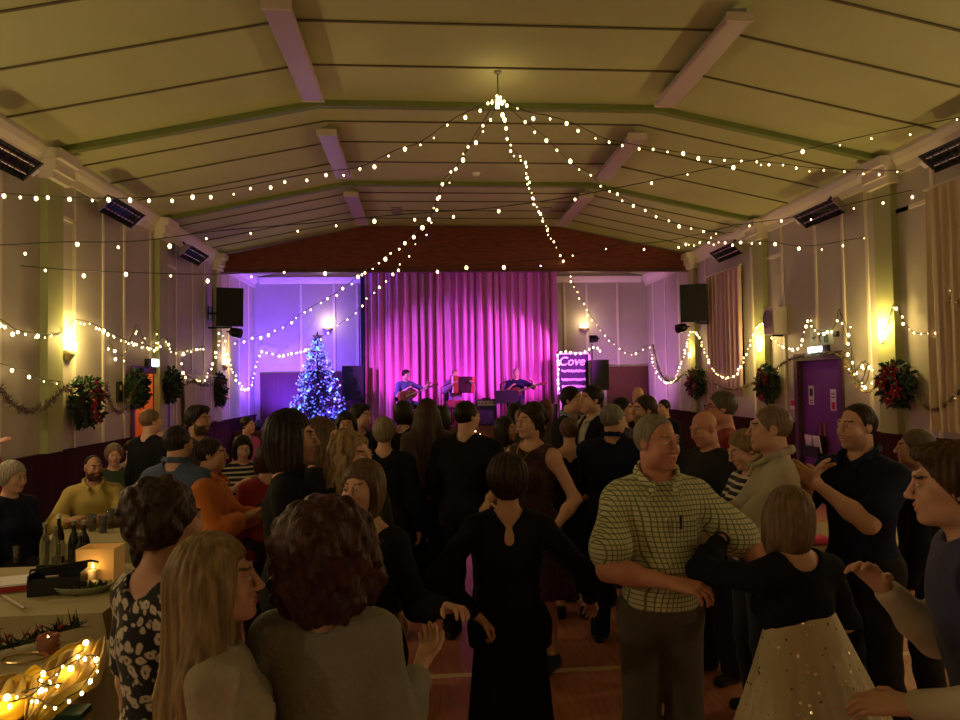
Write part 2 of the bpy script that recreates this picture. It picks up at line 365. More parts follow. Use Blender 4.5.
# ------------------------------------------------------------------ loudspeakers
m_grille = mat('speaker grille', (.016, .016, .018), .7, bump=.4, bscale=150)
def speaker_box(t, w, d, h, rot=None, off=(0, 0, 0)):
    MM = rot or Matrix.Identity(3); o = Vector(off)
    mb = MB(); pr = [(-w/2, -d/2), (w/2, -d/2), (w*.36, d/2), (-w*.36, d/2)]
    vs = [MM @ Vector((x, y, z))+o for z in (-h/2, h/2) for x, y in pr]
    mb.add(vs, [(3, 2, 1, 0), (4, 5, 6, 7), (0, 1, 5, 4), (1, 2, 6, 5), (2, 3, 7, 6), (3, 0, 4, 7)]); mb.build('cabinet', m_black, t)
    MB().box(MM @ Vector((0, -d/2-.01, 0))+o, (w*.92, .02, h*.94), M=MM).build('grille', m_grille, t)
def wall_speaker(side, px_, py_, label):
    x = XL if side < 0 else XR; s = -side; p = onX(px_, py_, x+s*.42)
    t = thing('wall_loudspeaker', label, 'loudspeaker', p)
    speaker_box(t, .52, .4, .78, rot=rotz(s*.35) @ rotx(.12))
    MB().tube([(-s*.1, .12, -.12), (-s*.42, .12, -.12)], .025).bx((-s*.42-.02, .0, -.25), (-s*.42+.02, .25, .02)).build('bracket', m_blackm, t)
    MB().bx((-s*.42-.05 if s < 0 else -.42, 0, -.44), (-s*.05, .1, -.40) if s < 0 else (.05, .1, -.40)).build('shelf_bar', m_blackm, t)
wall_speaker(-1, 229, 307, 'black loudspeaker mounted high on left wall before the purple-lit recess')
wall_speaker(1, 693, 303, 'black loudspeaker mounted high on right wall beside the window curtain')
def stand_speaker(px_, py_, Y, w, h, label, base):
    p = onY(px_, py_, Y); t = thing('stand_loudspeaker', label, 'loudspeaker', (p.x, Y, base)); zc = p.z-base
    speaker_box(t, w, .4, h, off=(0, 0, zc))
    MB().tube([(0, 0, .25), (0, 0, zc-h/2)], .02).build('pole', m_blackm, t)
    for a in (.5, 2.6, 4.7): MB().tube([(0, 0, .5), (.4*math.cos(a), .4*math.sin(a), .015)], .014).build('leg', m_blackm, t)
stand_speaker(598, 375, 16.9, .45, .74, 'black loudspeaker on stand overlapping the chalked sign', .9)
stand_speaker(354, 383, 17.75, .54, .86, 'black loudspeaker on stand between christmas tree and stage curtain', .9)
p = onX(783, 321, XR)
t = thing('wall_box', 'white square box with round grille on the right wall', 'wall speaker', (XR, p.y, p.z))
MB().box((-.13, 0, 0), (.25, .34, .46), bev=.02).build('cabinet', mat('ivory cabinet', (.62, .56, .46), .5), t)
MB().lathe([(.001, 0), (.13, 0), (.145, .02)], 24, M=Matrix.Rotation(-PI/2, 3, 'Y'), c=(-.262, .0, .03)).build('round_grille', m_house, t)
MB().bx((-.2, -.03, -.26), (0, .03, -.23)).build('bracket', m_blackm, t)
# ------------------------------------------------------------------ uplighters
m_bowl = mat('plaster bowl', (.35, .30, .18), .6)
m_lampg = glow('uplighter glow', (1, .80, .36), 3.2)
WARM = (1, .71, .22)
def sconce(pos, nrm, label, power=60, group=None, col=WARM, mg=None):
    t = thing('wall_uplighter', label, 'wall light', pos, math.atan2(nrm[1], nrm[0])-PI/2, group)   # local +y points into the hall
    MB().lathe([(.001, -.13), (.05, -.12), (.1, -.06), (.125, 0), (.118, 0), (.09, -.05)], 20, a0=0, a1=PI, sx=1, sy=.95).build('bowl', m_bowl, t, smooth=True)
    MB().lathe([(.115, 0), (.122, .10), (.116, .10), (.108, .002)], 20, a0=0, a1=PI, sy=.95).build('glow_band', mg or m_lampg, t, smooth=True)  # glowing band added for the light on the wall and inside the bowl
    MB().bx((-.1, 0, -.1), (.1, .012, .02)).build('back_plate', m_bowl, t)
    n = Vector(nrm)
    ld = D.lights.new('uplighter_lamp', 'POINT'); ld.energy = power; ld.color = col; ld.shadow_soft_size = .06
    lo = D.objects.new('uplighter_lamp', ld); C.objects.link(lo); lo.location = Vector(pos)+n*.22+Vector((0, 0, .16))
for (y, lb) in ((8.98, 'lit uplighter on left wall beside the nearest green pilaster'), (15.75, 'lit uplighter on left wall under the black loudspeaker')):
    sconce((XL, y, 2.42), (1, 0, 0), lb, SP if y < 10 else SP*.5)
for (y, lb) in ((8.62, 'lit uplighter on right wall above the nearest wreath'), (11.98, 'lit uplighter on right wall between curtain and purple door'), (15.25, 'lit uplighter on right wall under the black loudspeaker')):
    sconce((XR, y, 2.42), (-1, 0, 0), lb, SP if y < 13 else SP*.5)
for y in (1.9, 5.4, -1.6):      # those of the nearer bays, beside and behind the camera
    for side in (-1, 1):
        sconce((XL if side < 0 else XR, y, 2.42), (-side, 0, 0), 'lit uplighter on %s wall of a bay nearer than the view' % ('left' if side < 0 else 'right'), SP*NEAR, group='uplighters of the nearer bays on the %s wall' % ('left' if side < 0 else 'right'), col=(1, .72, .40))
m_lampw = glow('white uplighter glow', (1, .82, .6), 5.)
p = onY(328, 328, YB); sconce((p.x, YB, p.z), (0, -1, 0), 'bright uplighter on the purple back wall above the christmas tree', SP*.22, col=(1, .75, .5), mg=m_lampw)
p = onY(584, 328, YB); sconce((p.x, YB, p.z), (0, -1, 0), 'uplighter on back wall just right of the stage curtain', SP*.2, col=(1, .7, .35))
# ------------------------------------------------------------------ exit signs, switches
m_exit = glow('lit exit panel', (.85, 1, .95), 3.5)
p = onX(152, 363, XL)
t = thing('exit_light', 'lit white emergency box over the left doorway', 'exit sign', (XL, p.y, p.z))
MB().bx((0, -.2, -.07), (.06, .2, .07)).build('housing', m_whitep, t); MB().bx((.06, -.18, -.055), (.075, .18, .055)).build('lit_panel', m_exit, t)
MB().bx((.0, -.3, -.08), (.07, -.2, .06)).build('end_block', m_black, t)
p = onX(819, 350, XR)
t = thing('exit_light', 'lit white emergency light directly above the purple door', 'exit sign', (XR, p.y, p.z))
MB().bx((-.06, -.2, -.06), (0, .2, .06)).build('housing', m_whitep, t); MB().bx((-.075, -.18, -.05), (-.06, .18, .05)).build('lit_panel', m_exit, t)
MB().bx((-.06, -.3, -.05), (0, -.2, .06)).build('end_block', m_black, t)
p = onX(822, 337, XR)
t = thing('exit_sign', 'green running man exit sign above the emergency light', 'exit sign', (XR, p.y, p.z))
MB().bx((-.012, -.3, -.12), (0, .3, .12)).build('panel', mat('pale green sign', (.45, .6, .42), .5), t)
sg = mat('sign dark green', (.02, .1, .05), .5)
def flat_yz(polys, x):
    mb = MB()
    for pl in polys: mb.add([(x, a, b) for a, b in pl]+[(x-.003, a, b) for a, b in pl], [tuple(range(len(pl))), tuple(range(2*len(pl)-1, len(pl)-1, -1))]+[(i, (i+1) % len(pl), (i+1) % len(pl)+len(pl), i+len(pl)) for i in range(len(pl))])
    return mb
# left to right on the wall is -y; running man, arrow and door
flat_yz([[(.10, .06), (.07, .06), (.07, .09), (.10, .09)], [(.11, .05), (.05, .05), (.03, -.01), (.09, -.02)], [(.09, -.01), (.06, -.01), (.10, -.09), (.13, -.09)], [(.06, -.01), (.03, -.03), (.0, -.08), (.03, -.08)], [(.13, .04), (.11, .05), (.15, -.01), (.17, 0)], [(.05, .05), (.05, .03), (-.01, .01), (-.01, .03)]], -.0125).build('running_figure', sg, t)
flat_yz([[(-.07, .09), (-.19, .09), (-.19, -.09), (-.07, -.09)]], -.0125).build('door_pictogram', sg, t)
flat_yz([[(.26, .02), (.20, .02), (.20, -.02), (.26, -.02)], [(.21, .06), (.17, 0), (.21, -.06)]], -.0125).build('arrow', sg, t)
p = onX(838, 334, XR)
tag(MB().bx((XR-.05, p.y-.04, p.z-.04), (XR, p.y+.04, p.z+.04)).build('door_sensor', m_black), 'small black square sensor right of the green exit sign', 'sensor')
p = onX(118, 392, XL)
t = thing('wall_switch', 'small black box on left wall between wreath and doorway', 'switch', (XL, p.y, p.z))
MB().box((.02, 0, 0), (.04, .14, .3), bev=.008).build('box', m_black, t); MB().bx((.04, -.03, .02), (.05, .03, .1)).build('button', m_house, t)
p = onX(817, 447, XR)
t = thing('leaflet_rack', 'dark rack of white leaflets on right wall left of navy-shirted clapper', 'rack', (XR, p.y, p.z))
MB().bx((-.12, -.22, -.13), (-.1, .22, .02)).bx((-.12, -.22, -.15), (0, .22, -.13)).bx((-.02, -.22, -.13), (0, .22, .18)).build('rack_body', m_black, t)
for q in (-.11, .11):
    MB().box((-.06, q, .05), (.02, .17, .26), M=roty(-.15)).build('leaflet', MATS['white card'], t)
# ------------------------------------------------------------------ wreaths and tinsel
m_leaf = mat('dark evergreen', (.02, .05, .022), .5, var=.5, vscale=8)
m_tins = mat('tinsel', (.30, .27, .20), .25, .8, var=.4, vscale=20)
m_poin = mat('poinsettia red', (.30, .015, .03), .5, var=.3, vscale=20)
m_gold = mat('gold bead', (.6, .4, .1), .3, 1)
def leaves(n, fpos, size, seed):
    r = random.Random(seed); mb = MB()
    for i in range(n):
        c, nn = fpos(r); d = Vector((r.gauss(0, 1), r.gauss(0, 1), r.gauss(0, 1))); d = (d.normalized()+nn*.8).normalized(); s = size*r.uniform(.6, 1.3)
        w = d.cross(Vector((r.gauss(0, 1), r.gauss(0, 1), r.gauss(0, 1)))).normalized()*s*.28; up = d.cross(w).normalized()*s*.08
        mb.add([c, c+d*s*.5+w+up, c+d*s, c+d*s*.5-w+up], [(0, 1, 2), (0, 2, 3)])
    return mb
def poinsettia(parent, c, nrm, s, seed):
    r = random.Random(seed); mb = MB(); n = Vector(nrm).normalized(); a = n.orthogonal().normalized(); b = n.cross(a)
    for ring, (cnt, L, lift) in enumerate(((6, 1., .15), (5, .65, .45))):
        for i in range(cnt):
            q = 2*PI*(i+.5*ring)/cnt+r.uniform(-.1, .1); d = (a*math.cos(q)+b*math.sin(q)+n*lift).normalized()*s*L; w = d.cross(n).normalized()*s*.24*L
            mb.add([c, c+d*.5+w+n*.015, c+d, c+d*.5-w+n*.015, c+d*.5-n*.004], [(0, 1, 2), (0, 2, 3), (0, 4, 1), (4, 2, 1), (0, 3, 4), (4, 3, 2)])
    f = mb.build('flower', m_poin, parent, fix=False)
    MB().ball(c+n*.02, s*.14, 8).build('flower_centre', m_gold, f, smooth=True)
def wreath(side, px_, py_, R, label, flowers, seed, rt=.1, sy=.8):
    x = XL if side < 0 else XR; s = -side; p = onX(px_, py_, x+s*.15); c0 = Vector((x+s*.15, p.y, p.z))
    t = thing('wreath', label, 'wreath', c0); r0 = random.Random(seed)
    def fp(r):
        a = r.uniform(0, 2*PI); b = r.uniform(0, 2*PI); rr = rt*math.sqrt(r.uniform(.1, 1))
        cx = Vector((0, math.cos(a)*sy, math.sin(a))); nn = cx*math.cos(b)+Vector((s, 0, 0))*math.sin(b)
        q = cx*R + nn*rr; q.x = max(q.x*s, -.06)*s; return q, nn
    leaves(650, fp, .085, seed).build('foliage', m_leaf, t, fix=False)
    MB().tube([(0, math.cos(2*PI*i/24)*R*sy, math.sin(2*PI*i/24)*R) for i in range(24)], rt*.5, 8, True).build('ring', mat('twig', (.03, .022, .012), .8), t)
    for i, (a, q, fs) in enumerate(flowers): poinsettia(t, Vector((s*rt*1.0, math.cos(a)*R*q*sy*-s, math.sin(a)*R*q)), (s, 0, .1), fs, seed+i)
    for i in range(7):
        a = r0.uniform(0, 2*PI); MB().ball((s*rt*.9, math.cos(a)*R*sy, math.sin(a)*R), .018, 8).build('berry', m_poin, t, smooth=True)
wreath(-1, 86, 402, .2, 'dark wreath with red poinsettias under the nearest left uplighter', [(.1, .8, .13), (-.7, 1., .12), (1.4, 1., .11), (2.6, .9, .09), (-1.7, 1., .1)], 31, .13)
wreath(-1, 138, 389, .18, 'plain dark green wreath hanging at near edge of the lit doorway', [], 32, .1, .7)
wreath(-1, 171, 386, .19, 'plain green wreath hanging at far edge of the lit doorway', [], 33, .09, .8)
wreath(-1, 219, 390, .25, 'faded wreath on left wall under the far loudspeaker', [(2.4, .9, .1), (.5, .9, .1)], 34, .09)
wreath(1, 897, 384, .18, 'large wreath with red poinsettias nearest on the right wall', [(.2, .7, .14), (2.2, 1., .14), (3.6, 1., .14), (4.6, 1., .13), (1.3, .9, .1)], 35, .11, .9)
wreath(1, 767, 384, .2, 'wreath with red poinsettias left of the purple door', [(1.5, 1., .13), (2.8, 1., .12), (4.5, 1., .13), (.2, .8, .1)], 36, .1, .9)
wreath(1, 696, 383, .22, 'wreath with red poinsettias under the right black loudspeaker', [(2.0, 1., .15), (3.4, 1., .14), (.3, .6, .12), (5, .9, .12)], 37, .11, .95)
def tinsel(pts, label, m=m_tins, r=.06, seed=1, tip=None):
    path = spline(pts, .03); rr = random.Random(seed); mb = MB(); mb.tube(path[::2]+[path[-1]], .012, 5)
    for a in path:
        for q in range(14):
            d = Vector((rr.gauss(0, 1), rr.gauss(0, 1), rr.gauss(0, 1))).normalized(); L = r*rr.uniform(.6, 1.2); w = d.orthogonal().normalized()*.006
            c = a+Vector((rr.uniform(-.015, .015),)*3); mb.add([c-w, c+w, c+d*L], [(0, 1, 2)])
    o = mb.build('tinsel_garland', m, fix=False); return tag(o, label, 'garland')
def wl(side, pts, off=.13):
    x = XL if side < 0 else XR
    return [onX(a, b, x-side*off) for a, b in pts]
tinsel(wl(-1, [(-25, 372), (0, 390), (14, 405), (32, 411), (48, 404), (60, 392), (68, 388), (76, 400)]), 'silvery tinsel swag at the left photo edge left of the wreath', seed=41, r=.075)
tinsel(wl(-1, [(96, 395), (101, 386), (106, 383), (110, 402), (116, 411), (124, 410), (130, 396), (134, 380)]), 'tinsel swag between poinsettia wreath and lit doorway', seed=42)
tinsel(wl(-1, [(176, 382), (185, 384), (193, 381), (202, 385), (212, 383)]), 'tinsel swag along top of the lilac folds on left wall', seed=43)
tinsel(wl(1, [(653, 345), (660, 372), (672, 382), (686, 372), (692, 378)], .1), 'tinsel swag in the corner left of the farthest right wreath', seed=44)
tinsel(wl(1, [(704, 378), (718, 386), (733, 389), (750, 384), (762, 377)]), 'dark tinsel swag under the right window curtain', seed=45)
tinsel(wl(1, [(772, 374), (782, 364), (794, 358), (812, 354), (832, 353), (842, 358)]), 'tinsel draped over the top of the purple door', seed=46)
tinsel(wl(1, [(843, 352), (850, 372), (860, 390), (871, 391), (880, 380)]), 'tinsel swag hanging between purple door and large wreath', seed=47, m=mat('gold tinsel', (.45, .36, .16), .25, .8))
tinsel(wl(1, [(912, 392), (924, 406), (938, 409), (950, 400), (962, 390)]), 'grey tinsel swag right of the large wreath', seed=48)
# ------------------------------------------------------------------ fairy light strings 
m_bulb = glow('fairy light glass', (1, .70, .30), 9.0)
m_bulb2 = glow('dim fairy light glass', (1, .70, .30), 4.)
m_cable = mat('thin green cable', (.03, .035, .02), .5)
bulb_me = MB().ball((0, 0, 0), 1., 8, (1, 1, 1.3)).build('bulb_source', None); bm_ = bulb_me.data; D.objects.remove(bulb_me)
for p_ in bm_.polygons: p_.use_smooth = True
bm_.materials.append(m_bulb)
def string(pts, step, label, r=.016, drop=.03, seed=1, cable=.005, jit=.35, group=None):
    path = spline(pts, .06); rr = random.Random(seed); t = thing('fairy_light_string', label, 'fairy lights', path[0], group=group); o0 = path[0]
    MB().tube([p-o0 for p in path], cable, 5).build('cable', m_cable, t, smooth=True)
    for p in along(path, step, step*.3)[:99]:
        d = Vector((rr.uniform(-1, 1)*drop, rr.uniform(-1, 1)*drop, -drop*rr.uniform(.3, 2.)))
        s = r*rr.choice((.4, .5, .6, .7, .85, 1.05)); b = D.objects.new('bulb', bm_); C.objects.link(b); b.parent = t; b.location = p-o0+d; b.scale = (s, s, s)
    return t
HUB = onY(498, 97, 7.6)
def P3(lst): return [onY(a, b, Y) for a, b, Y in lst]
hub = thing('fairy_light_hub', 'hook and cord on the ceiling where the fairy light strings meet', 'hook', (HUB.x, HUB.y, ZF))
MB().lathe([(.001, -.02), (.04, -.02), (.045, 0)], 12).build('ceiling_rose', m_house, hub); MB().tube([(0, 0, -.02), (0, 0, HUB.z-ZF)], .006, 6).build('cord', m_cable, hub)
cl = MB()
for i in range(9):
    q = 2*PI*i/9; cl.tube([(0, 0, HUB.z-ZF), (.07*math.cos(q), .07*math.sin(q), HUB.z-ZF-.05)], .004, 5)
cl.build('wire_cluster', m_cable, hub)
for i in range(10):
    q = 2*PI*i/10+.2; b = D.objects.new('bulb', bm_); C.objects.link(b); b.parent = hub; b.location = (.09*math.cos(q)*(i % 3+.6)/2, .09*math.sin(q), HUB.z-ZF-.02-.03*(i % 3)); b.scale = (.013,)*3
string([HUB]+P3([(475, 108, 7.6), (453, 119, 7.6), (420, 142, 7.6), (398, 149, 7.5), (362, 166, 7.5), (331, 171, 7.4), (290, 177, 7.3), (240, 187, 7.2), (195, 194, 7.2), (130, 198, 7.1), (60, 197, 7.05)])+[onX(-10, 192, XL+.05)], .19, 'fairy light string from ceiling hook to near left wall', seed=51, r=.017)
string([HUB]+P3([(475, 135, 8), (457, 165, 8.5), (441, 184, 9), (433, 211, 9.6), (412, 236, 10.4), (388, 255, 11.3), (365, 270, 12.2), (342, 289, 13), (308, 309, 14), (276, 330, 15)])+[Vector((XL+.1, 16.1, 2.92))], .3, 'fairy light string from ceiling hook to purple-lit left corner', seed=52, r=.025)
string([HUB]+P3([(493, 113, 8), (480, 133, 8.6), (463, 157, 9.4), (437, 200, 10.6), (426, 230, 11.5), (405, 258, 12.4), (386, 281, 13.4), (368, 297, 14.4), (354, 314, 15.2), (330, 330, 16), (318, 341, 16.4)]), .4, 'fairy light string from ceiling hook down to the christmas tree top', seed=53, r=.02)
string([HUB]+P3([(524, 121, 8), (542, 134, 8.6), (570, 162, 9.4), (588, 172, 9.9), (605, 187, 10.5), (642, 207, 11.4), (683, 225, 12.4), (722, 232, 13)])+[onX(752, 232, XR-.05)], .4, 'fairy light string from ceiling hook to right heater above the curtain', seed=54, r=.024)
string([HUB]+P3([(526, 111, 7.7), (554, 117, 7.8), (577, 125, 7.9), (604, 138, 8), (637, 145, 8.1), (672, 151, 8.2), (715, 157, 8.3), (768, 162, 8.4), (818, 168, 8.5)])+[onX(905, 171, XR-.2)], .2, 'fairy light string from ceiling hook to nearest right pilaster', seed=55, r=.018)
string([HUB]+P3([(505, 115, 8), (512, 148, 9), (524, 160, 9.8), (528, 180, 10.8), (532, 197, 11.8), (542, 217, 13), (552, 238, 14.4), (562, 258, 15.0), (577, 291, 16.2), (598, 326, 17.2), (620, 348, 17.8), (634, 353, 18.1)])+[onY(648, 345, 18.3)], .23, 'dense fairy light string from ceiling hook to right back corner', seed=56, r=.021)
string([onX(-40, 244, XL+.1)]+P3([(0, 245, 7.0), (60, 242, 7.05), (137, 241, 7.1), (217, 231, 7.1), (300, 224, 7.2), (350, 219, 7.2), (420, 213, 7.2), (480, 209, 7.2), (529, 203, 7.2), (575, 196, 7.2), (641, 183, 7.2), (727, 165, 7.2), (775, 156, 7.2), (878, 133, 7.2), (940, 121, 7.1)])+[onX(985, 112, XR-.2)], .42, 'lowest-sagging near fairy light string crossing hall from wall to wall below the hook', seed=57, r=.017, drop=.05)
string([onX(-30, 262, XL+.1)]+P3([(0, 264, 7.9), (75, 270, 8), (149, 273, 8.1), (221, 274, 8.2), (294, 270, 8.3), (390, 268, 8.3), (458, 266, 8.3), (553, 258, 8.3), (614, 246, 8.3), (672, 240, 8.3), (738, 225, 8.3), (800, 216, 8.2), (871, 199, 8.1), (925, 187, 8)])+[onX(972, 172, XR-.15)], .43, 'fairy light string crossing the hall lowest in front of the dark gable', seed=58, r=.018, drop=.05)
string([onX(672, 243, XR-.3)]+P3([(753, 241, 10.8), (803, 246, 10), (854, 239, 9.2), (910, 228, 8.4)])+[onX(975, 212, XR-.1)], .36, 'short fairy light string along the upper right wall', seed=59, r=.02, drop=.04)
string(wl(1, [(650, 346), (655, 369), (664, 381), (672, 381), (678, 372), (682, 360), (687, 343), (691, 331), (698, 335), (705, 352), (712, 366), (720, 375), (732, 376), (740, 367), (745, 355), (751, 338), (758, 324), (767, 323), (774, 339), (785, 347), (799, 347), (804, 331), (808, 318), (816, 330), (829, 331), (836, 323), (839, 309), (844, 331), (851, 347), (852, 371), (860, 383), (868, 364), (864, 372)], .12), .105, 'fairy lights looping along right wall from back corner past the purple door', seed=60, r=.019, drop=.02)
string(wl(1, [(840, 312), (846, 325), (852, 350), (857, 378), (865, 384), (870, 366), (862, 362), (855, 372), (866, 360)], .1), .11, 'fairy light tangle beside right edge of the purple door', seed=67, r=.019, drop=.05)
string(wl(1, [(880, 342), (888, 322), (894, 303), (898, 308), (903, 320), (914, 332), (928, 333), (944, 328), (949, 310), (952, 285), (958, 300), (965, 330)], .1), .12, 'fairy lights around nearest right uplighter and edge curtain', seed=61, r=.015, drop=.02)
string(wl(-1, [(-15, 310), (0, 319), (8, 324), (17, 330), (36, 333), (55, 335), (64, 331), (75, 320), (91, 323), (107, 330), (122, 338), (139, 343), (155, 347), (158, 330)], .1), .12, 'fairy light swag along left wall across the nearest uplighter', seed=62, r=.018, drop=.03)
string(wl(-1, [(108, 340), (116, 352), (124, 355), (130, 340), (137, 325), (143, 338), (150, 346), (165, 337), (172, 350), (186, 349), (206, 346)], .1), .17, 'fairy light tangle on left wall over the lit doorway', seed=63, r=.018, drop=.05)
string(wl(-1, [(-10, 362), (3, 364), (17, 369), (25, 371), (35, 379), (48, 380), (62, 382)], .1), .3, 'short dim fairy light string low at the left photo edge', seed=64, r=.016, drop=.02)
string(wl(-1, [(182, 358), (184, 372), (194, 379), (204, 379), (210, 368), (215, 355), (219, 340), (221, 330), (226, 350), (231, 366), (237, 378), (244, 389), (251, 384), (256, 368)], .12), .17, 'fairy light loops on left wall under the black loudspeaker', seed=65, r=.022, drop=.03)
string([onX(256, 368, XL+.12), onY(258, 358, 18.2), onY(262, 350, 18.3), onY(270, 353, 18.3), onY(281, 355, 18.3), onY(292, 353, 18.1), onY(304, 350, 17.6), onY(311, 346, 17.2)], .15, 'fairy light swag from left corner to the christmas tree', seed=66, r=.025, drop=.02)
string([onY(470, 426, 16.2), onY(477, 431, 16.15), onY(482, 438, 16.1), onY(486, 446, 16.1), onY(491, 456, 16.1), onY(494, 463, 16.1)], .13, 'short fairy light string hanging down the stage front', seed=68, r=.028, drop=.02)
# ------------------------------------------------------------------ christmas tree
p = onY(318, 416, 16.9); TX, TY = p.x, 16.9; TZ0 = .9; TT = onY(318, 338, 16.9).z; TH = TT-TZ0
t = thing('christmas_tree', 'tall christmas tree covered in blue and white lights', 'christmas tree', (TX, TY, TZ0))
MB().tube([(0, 0, 0), (0, 0, TH*.97)], [.05, .012]).build('trunk', mat('bark', (.06, .035, .02), .8), t)
MB().lathe([(.001, 0), (.2, 0), (.17, .22), (.15, .22), (.15, .05)], 16).build('pot', m_red, t)
r = random.Random(5); mb = MB(); tips = []
def tr(z): return .74*(1-z/TH)**.8+.05
for lay in range(26):
    z = .28+(TH-.36)*lay/25; R = tr(z); n = max(5, int(26*R/.7))
    for i in range(n):
        a = r.uniform(0, 2*PI); L = R*r.uniform(.75, 1.05); d = Vector((math.cos(a), math.sin(a), -.25)); base = Vector((0, 0, z+.08))
        tip = base+d*L; tips.append((tip, d))
        for q in range(int(14*L/.5)+6):
            c = base+d*L*r.uniform(.2, 1); e = (d+Vector((r.gauss(0, .8), r.gauss(0, .8), r.gauss(0, .5)))).normalized()*r.uniform(.07, .13); w = e.cross(Vector((0, 0, 1))).normalized()*.012
            mb.add([c-w, c+w, c+e], [(0, 1, 2)])
m_needle = mat('spruce needles', (.012, .035, .02), .5, var=.4, vscale=10)
mb.build('foliage', m_needle, t, fix=False)
blues = [glow('blue tree light', (.04, .13, 1), 1.7), glow('white tree light', (.6, .75, 1), 1.6), glow('cyan tree light', (.15, .75, 1), 1.8), glow('deep blue tree light', (.05, .07, 1), 2.5), glow('violet tree light', (.5, .15, 1), 2)]
bms = []
for m in blues:
    q = MB().ball((0, 0, 0), 1, 8).build('tree_bulb_source', m); bms.append(q.data); D.objects.remove(q)
wire = []
for i in range(100):
    z = TH*(.1+.88*(i/99)); a = i*2.4+r.uniform(-.4, .4)
    if i % 2: a = -PI/2+r.uniform(-1.4, 1.4)
    R = tr(z)*r.uniform(.8, 1.08); pt = Vector((R*math.cos(a), R*math.sin(a), z)); wire.append(pt)
    b = D.objects.new('tree_bulb', r.choices(bms, [5, 2, 3, 5, 1])[0]); C.objects.link(b); b.parent = t; b.location = pt; s = r.choice((.018, .024, .03)); b.scale = (s, s, s)
mb = MB()
for i in range(520):
    z = TH*(.05+.9*r.random()**1.2); a = r.uniform(-PI, PI); R = tr(z)*r.uniform(.7, 1.05); mb.ball((R*math.cos(a), R*math.sin(a), z), r.uniform(.014, .024), 6)
o = mb.build('tiny_light_chain', blues[0], t); o['kind'] = 'stuff'
hel = [Vector((tr(z)*.95*math.cos(z*9), tr(z)*.95*math.sin(z*9), z)) for z in [TH*(.08+.88*i/120) for i in range(121)]]
MB().tube(hel, .006, 4).build('light_cable', m_cable, t)
for i in range(26):
    z = TH*(.1+.8*r.random()); a = -PI/2+r.uniform(-1.7, 1.7); R = tr(z)*1.0
    MB().ball((R*math.cos(a), R*math.sin(a), z), .042, 10).build('bauble', r.choice([mat('silver bauble', (.6, .6, .7), .15, 1), mat('violet bauble', (.25, .08, .5), .15, .8)]), t, smooth=True)
st = MB()
for i in range(10):
    pass
pts = [((.15 if i % 2 == 0 else .06)*math.sin(2*PI*i/10), (.15 if i % 2 == 0 else .06)*math.cos(2*PI*i/10)) for i in range(10)]
st.add([(x, -.001, TH+z+.02) for x, z in pts]+[(0, -.035, TH+.02), (0, .035, TH+.02)], [(i, (i+1) % 10, 10) for i in range(10)]+[((i+1) % 10, i, 11) for i in range(10)])
st.build('star_topper', mat('silver star', (.6, .55, .6), .25, 1), t, fix=False)
# ------------------------------------------------------------------ stage gear
p = onY(577, 372, 16.6)
SGX, SGZ = p.x-.02, p.z-.02; SW, SH = .74, .92
t = thing('chalkboard_sign', 'white framed chalkboard with handwriting at right of the stage curtain', 'sign', (SGX, 16.9, SGZ))
m_chalk = mat('purple black board', (.025, .012, .05), .7); m_wfr = mat('white wood frame', (.7, .66, .64), .5)
MB().bx((-SW/2, -.01, -SH/2), (SW/2, .02, SH/2)).build('board', m_chalk, t)
MB().bx((-SW/2-.05, -.03, -SH/2), (-SW/2, .03, SH/2+.05)).bx((SW/2, -.03, -SH/2), (SW/2+.05, .03, SH/2+.05)).bx((-SW/2-.05, -.03, SH/2), (SW/2+.05, .03, SH/2+.05)).bx((-SW/2-.05, -.03, -SH/2-.05), (SW/2+.05, .03, -SH/2)).build('frame', m_wfr, t)
MB().bx((-SW/2+.02, 0, -(SGZ-.9)), (-SW/2+.06, .04, -SH/2-.05)).bx((SW/2-.06, 0, -(SGZ-.9)), (SW/2-.02, .04, -SH/2-.05)).build('easel_leg', m_wfr, t)
m_ch = mat('chalk', (.8, .75, .85), .8)
def text(s, size, loc, m, parent, name='lettering', rot=(PI/2, 0, 0), ext=.003, shear=0.):
    cu = D.curves.new('txt', 'FONT'); cu.body = s; cu.size = size; cu.align_x = 'CENTER'; cu.align_y = 'CENTER'; cu.extrude = ext; cu.offset = .004; cu.shear = shear
    o = D.objects.new('txt', cu); C.objects.link(o); bpy.context.view_layer.update()
    me = D.meshes.new_from_object(o.evaluated_get(bpy.context.evaluated_depsgraph_get())); D.objects.remove(o)
    me.materials.clear(); me.materials.append(m); q = D.objects.new(name, me); C.objects.link(q); q.parent = parent; q.location = loc; q.rotation_euler = rot; return q
text('Cove', .3, (-.05, -.016, .28), m_ch, t, shear=.25)
rr = random.Random(9)
for z, amp, n in ((.05, .05, 20), (-.16, .045, 26), (-.33, .05, 24)):     # writing too small to read in the photograph
    pts = [(-.3+.6*i/(n*4), -.016, z+amp*math.sin(i*1.7+rr.uniform(-.4, .4))*(.4+.6*rr.random())) for i in range(n*4+1)]
    MB().tube(spline(pts, .02), .007, 4).build('chalk_writing', m_ch, t)
mb_t = MB()
lights = thing('fairy_light_string', 'fairy lights wound around the chalkboard frame and speaker top', 'fairy lights', (SGX, 16.85, SGZ))
pl = [(-.4, 0, -.4), (-.41, 0, -.1), (-.38, 0, .2), (-.4, 0, .47), (-.15, 0, .5), (.1, 0, .48), (.3, 0, .5), (.42, 0, .58), (.55, -.1, .62), (.62, -.1, .5)]
MB().tube(spline(pl, .05), .005, 5).build('cable', m_cable, lights)
for q in along(spline([Vector(a) for a in pl], .05), .12):
    b = D.objects.new('bulb', bm_); C.objects.link(b); b.parent = lights; b.location = q+Vector((0, -.05, rr.uniform(-.02, .03))); b.scale = (.022,)*3
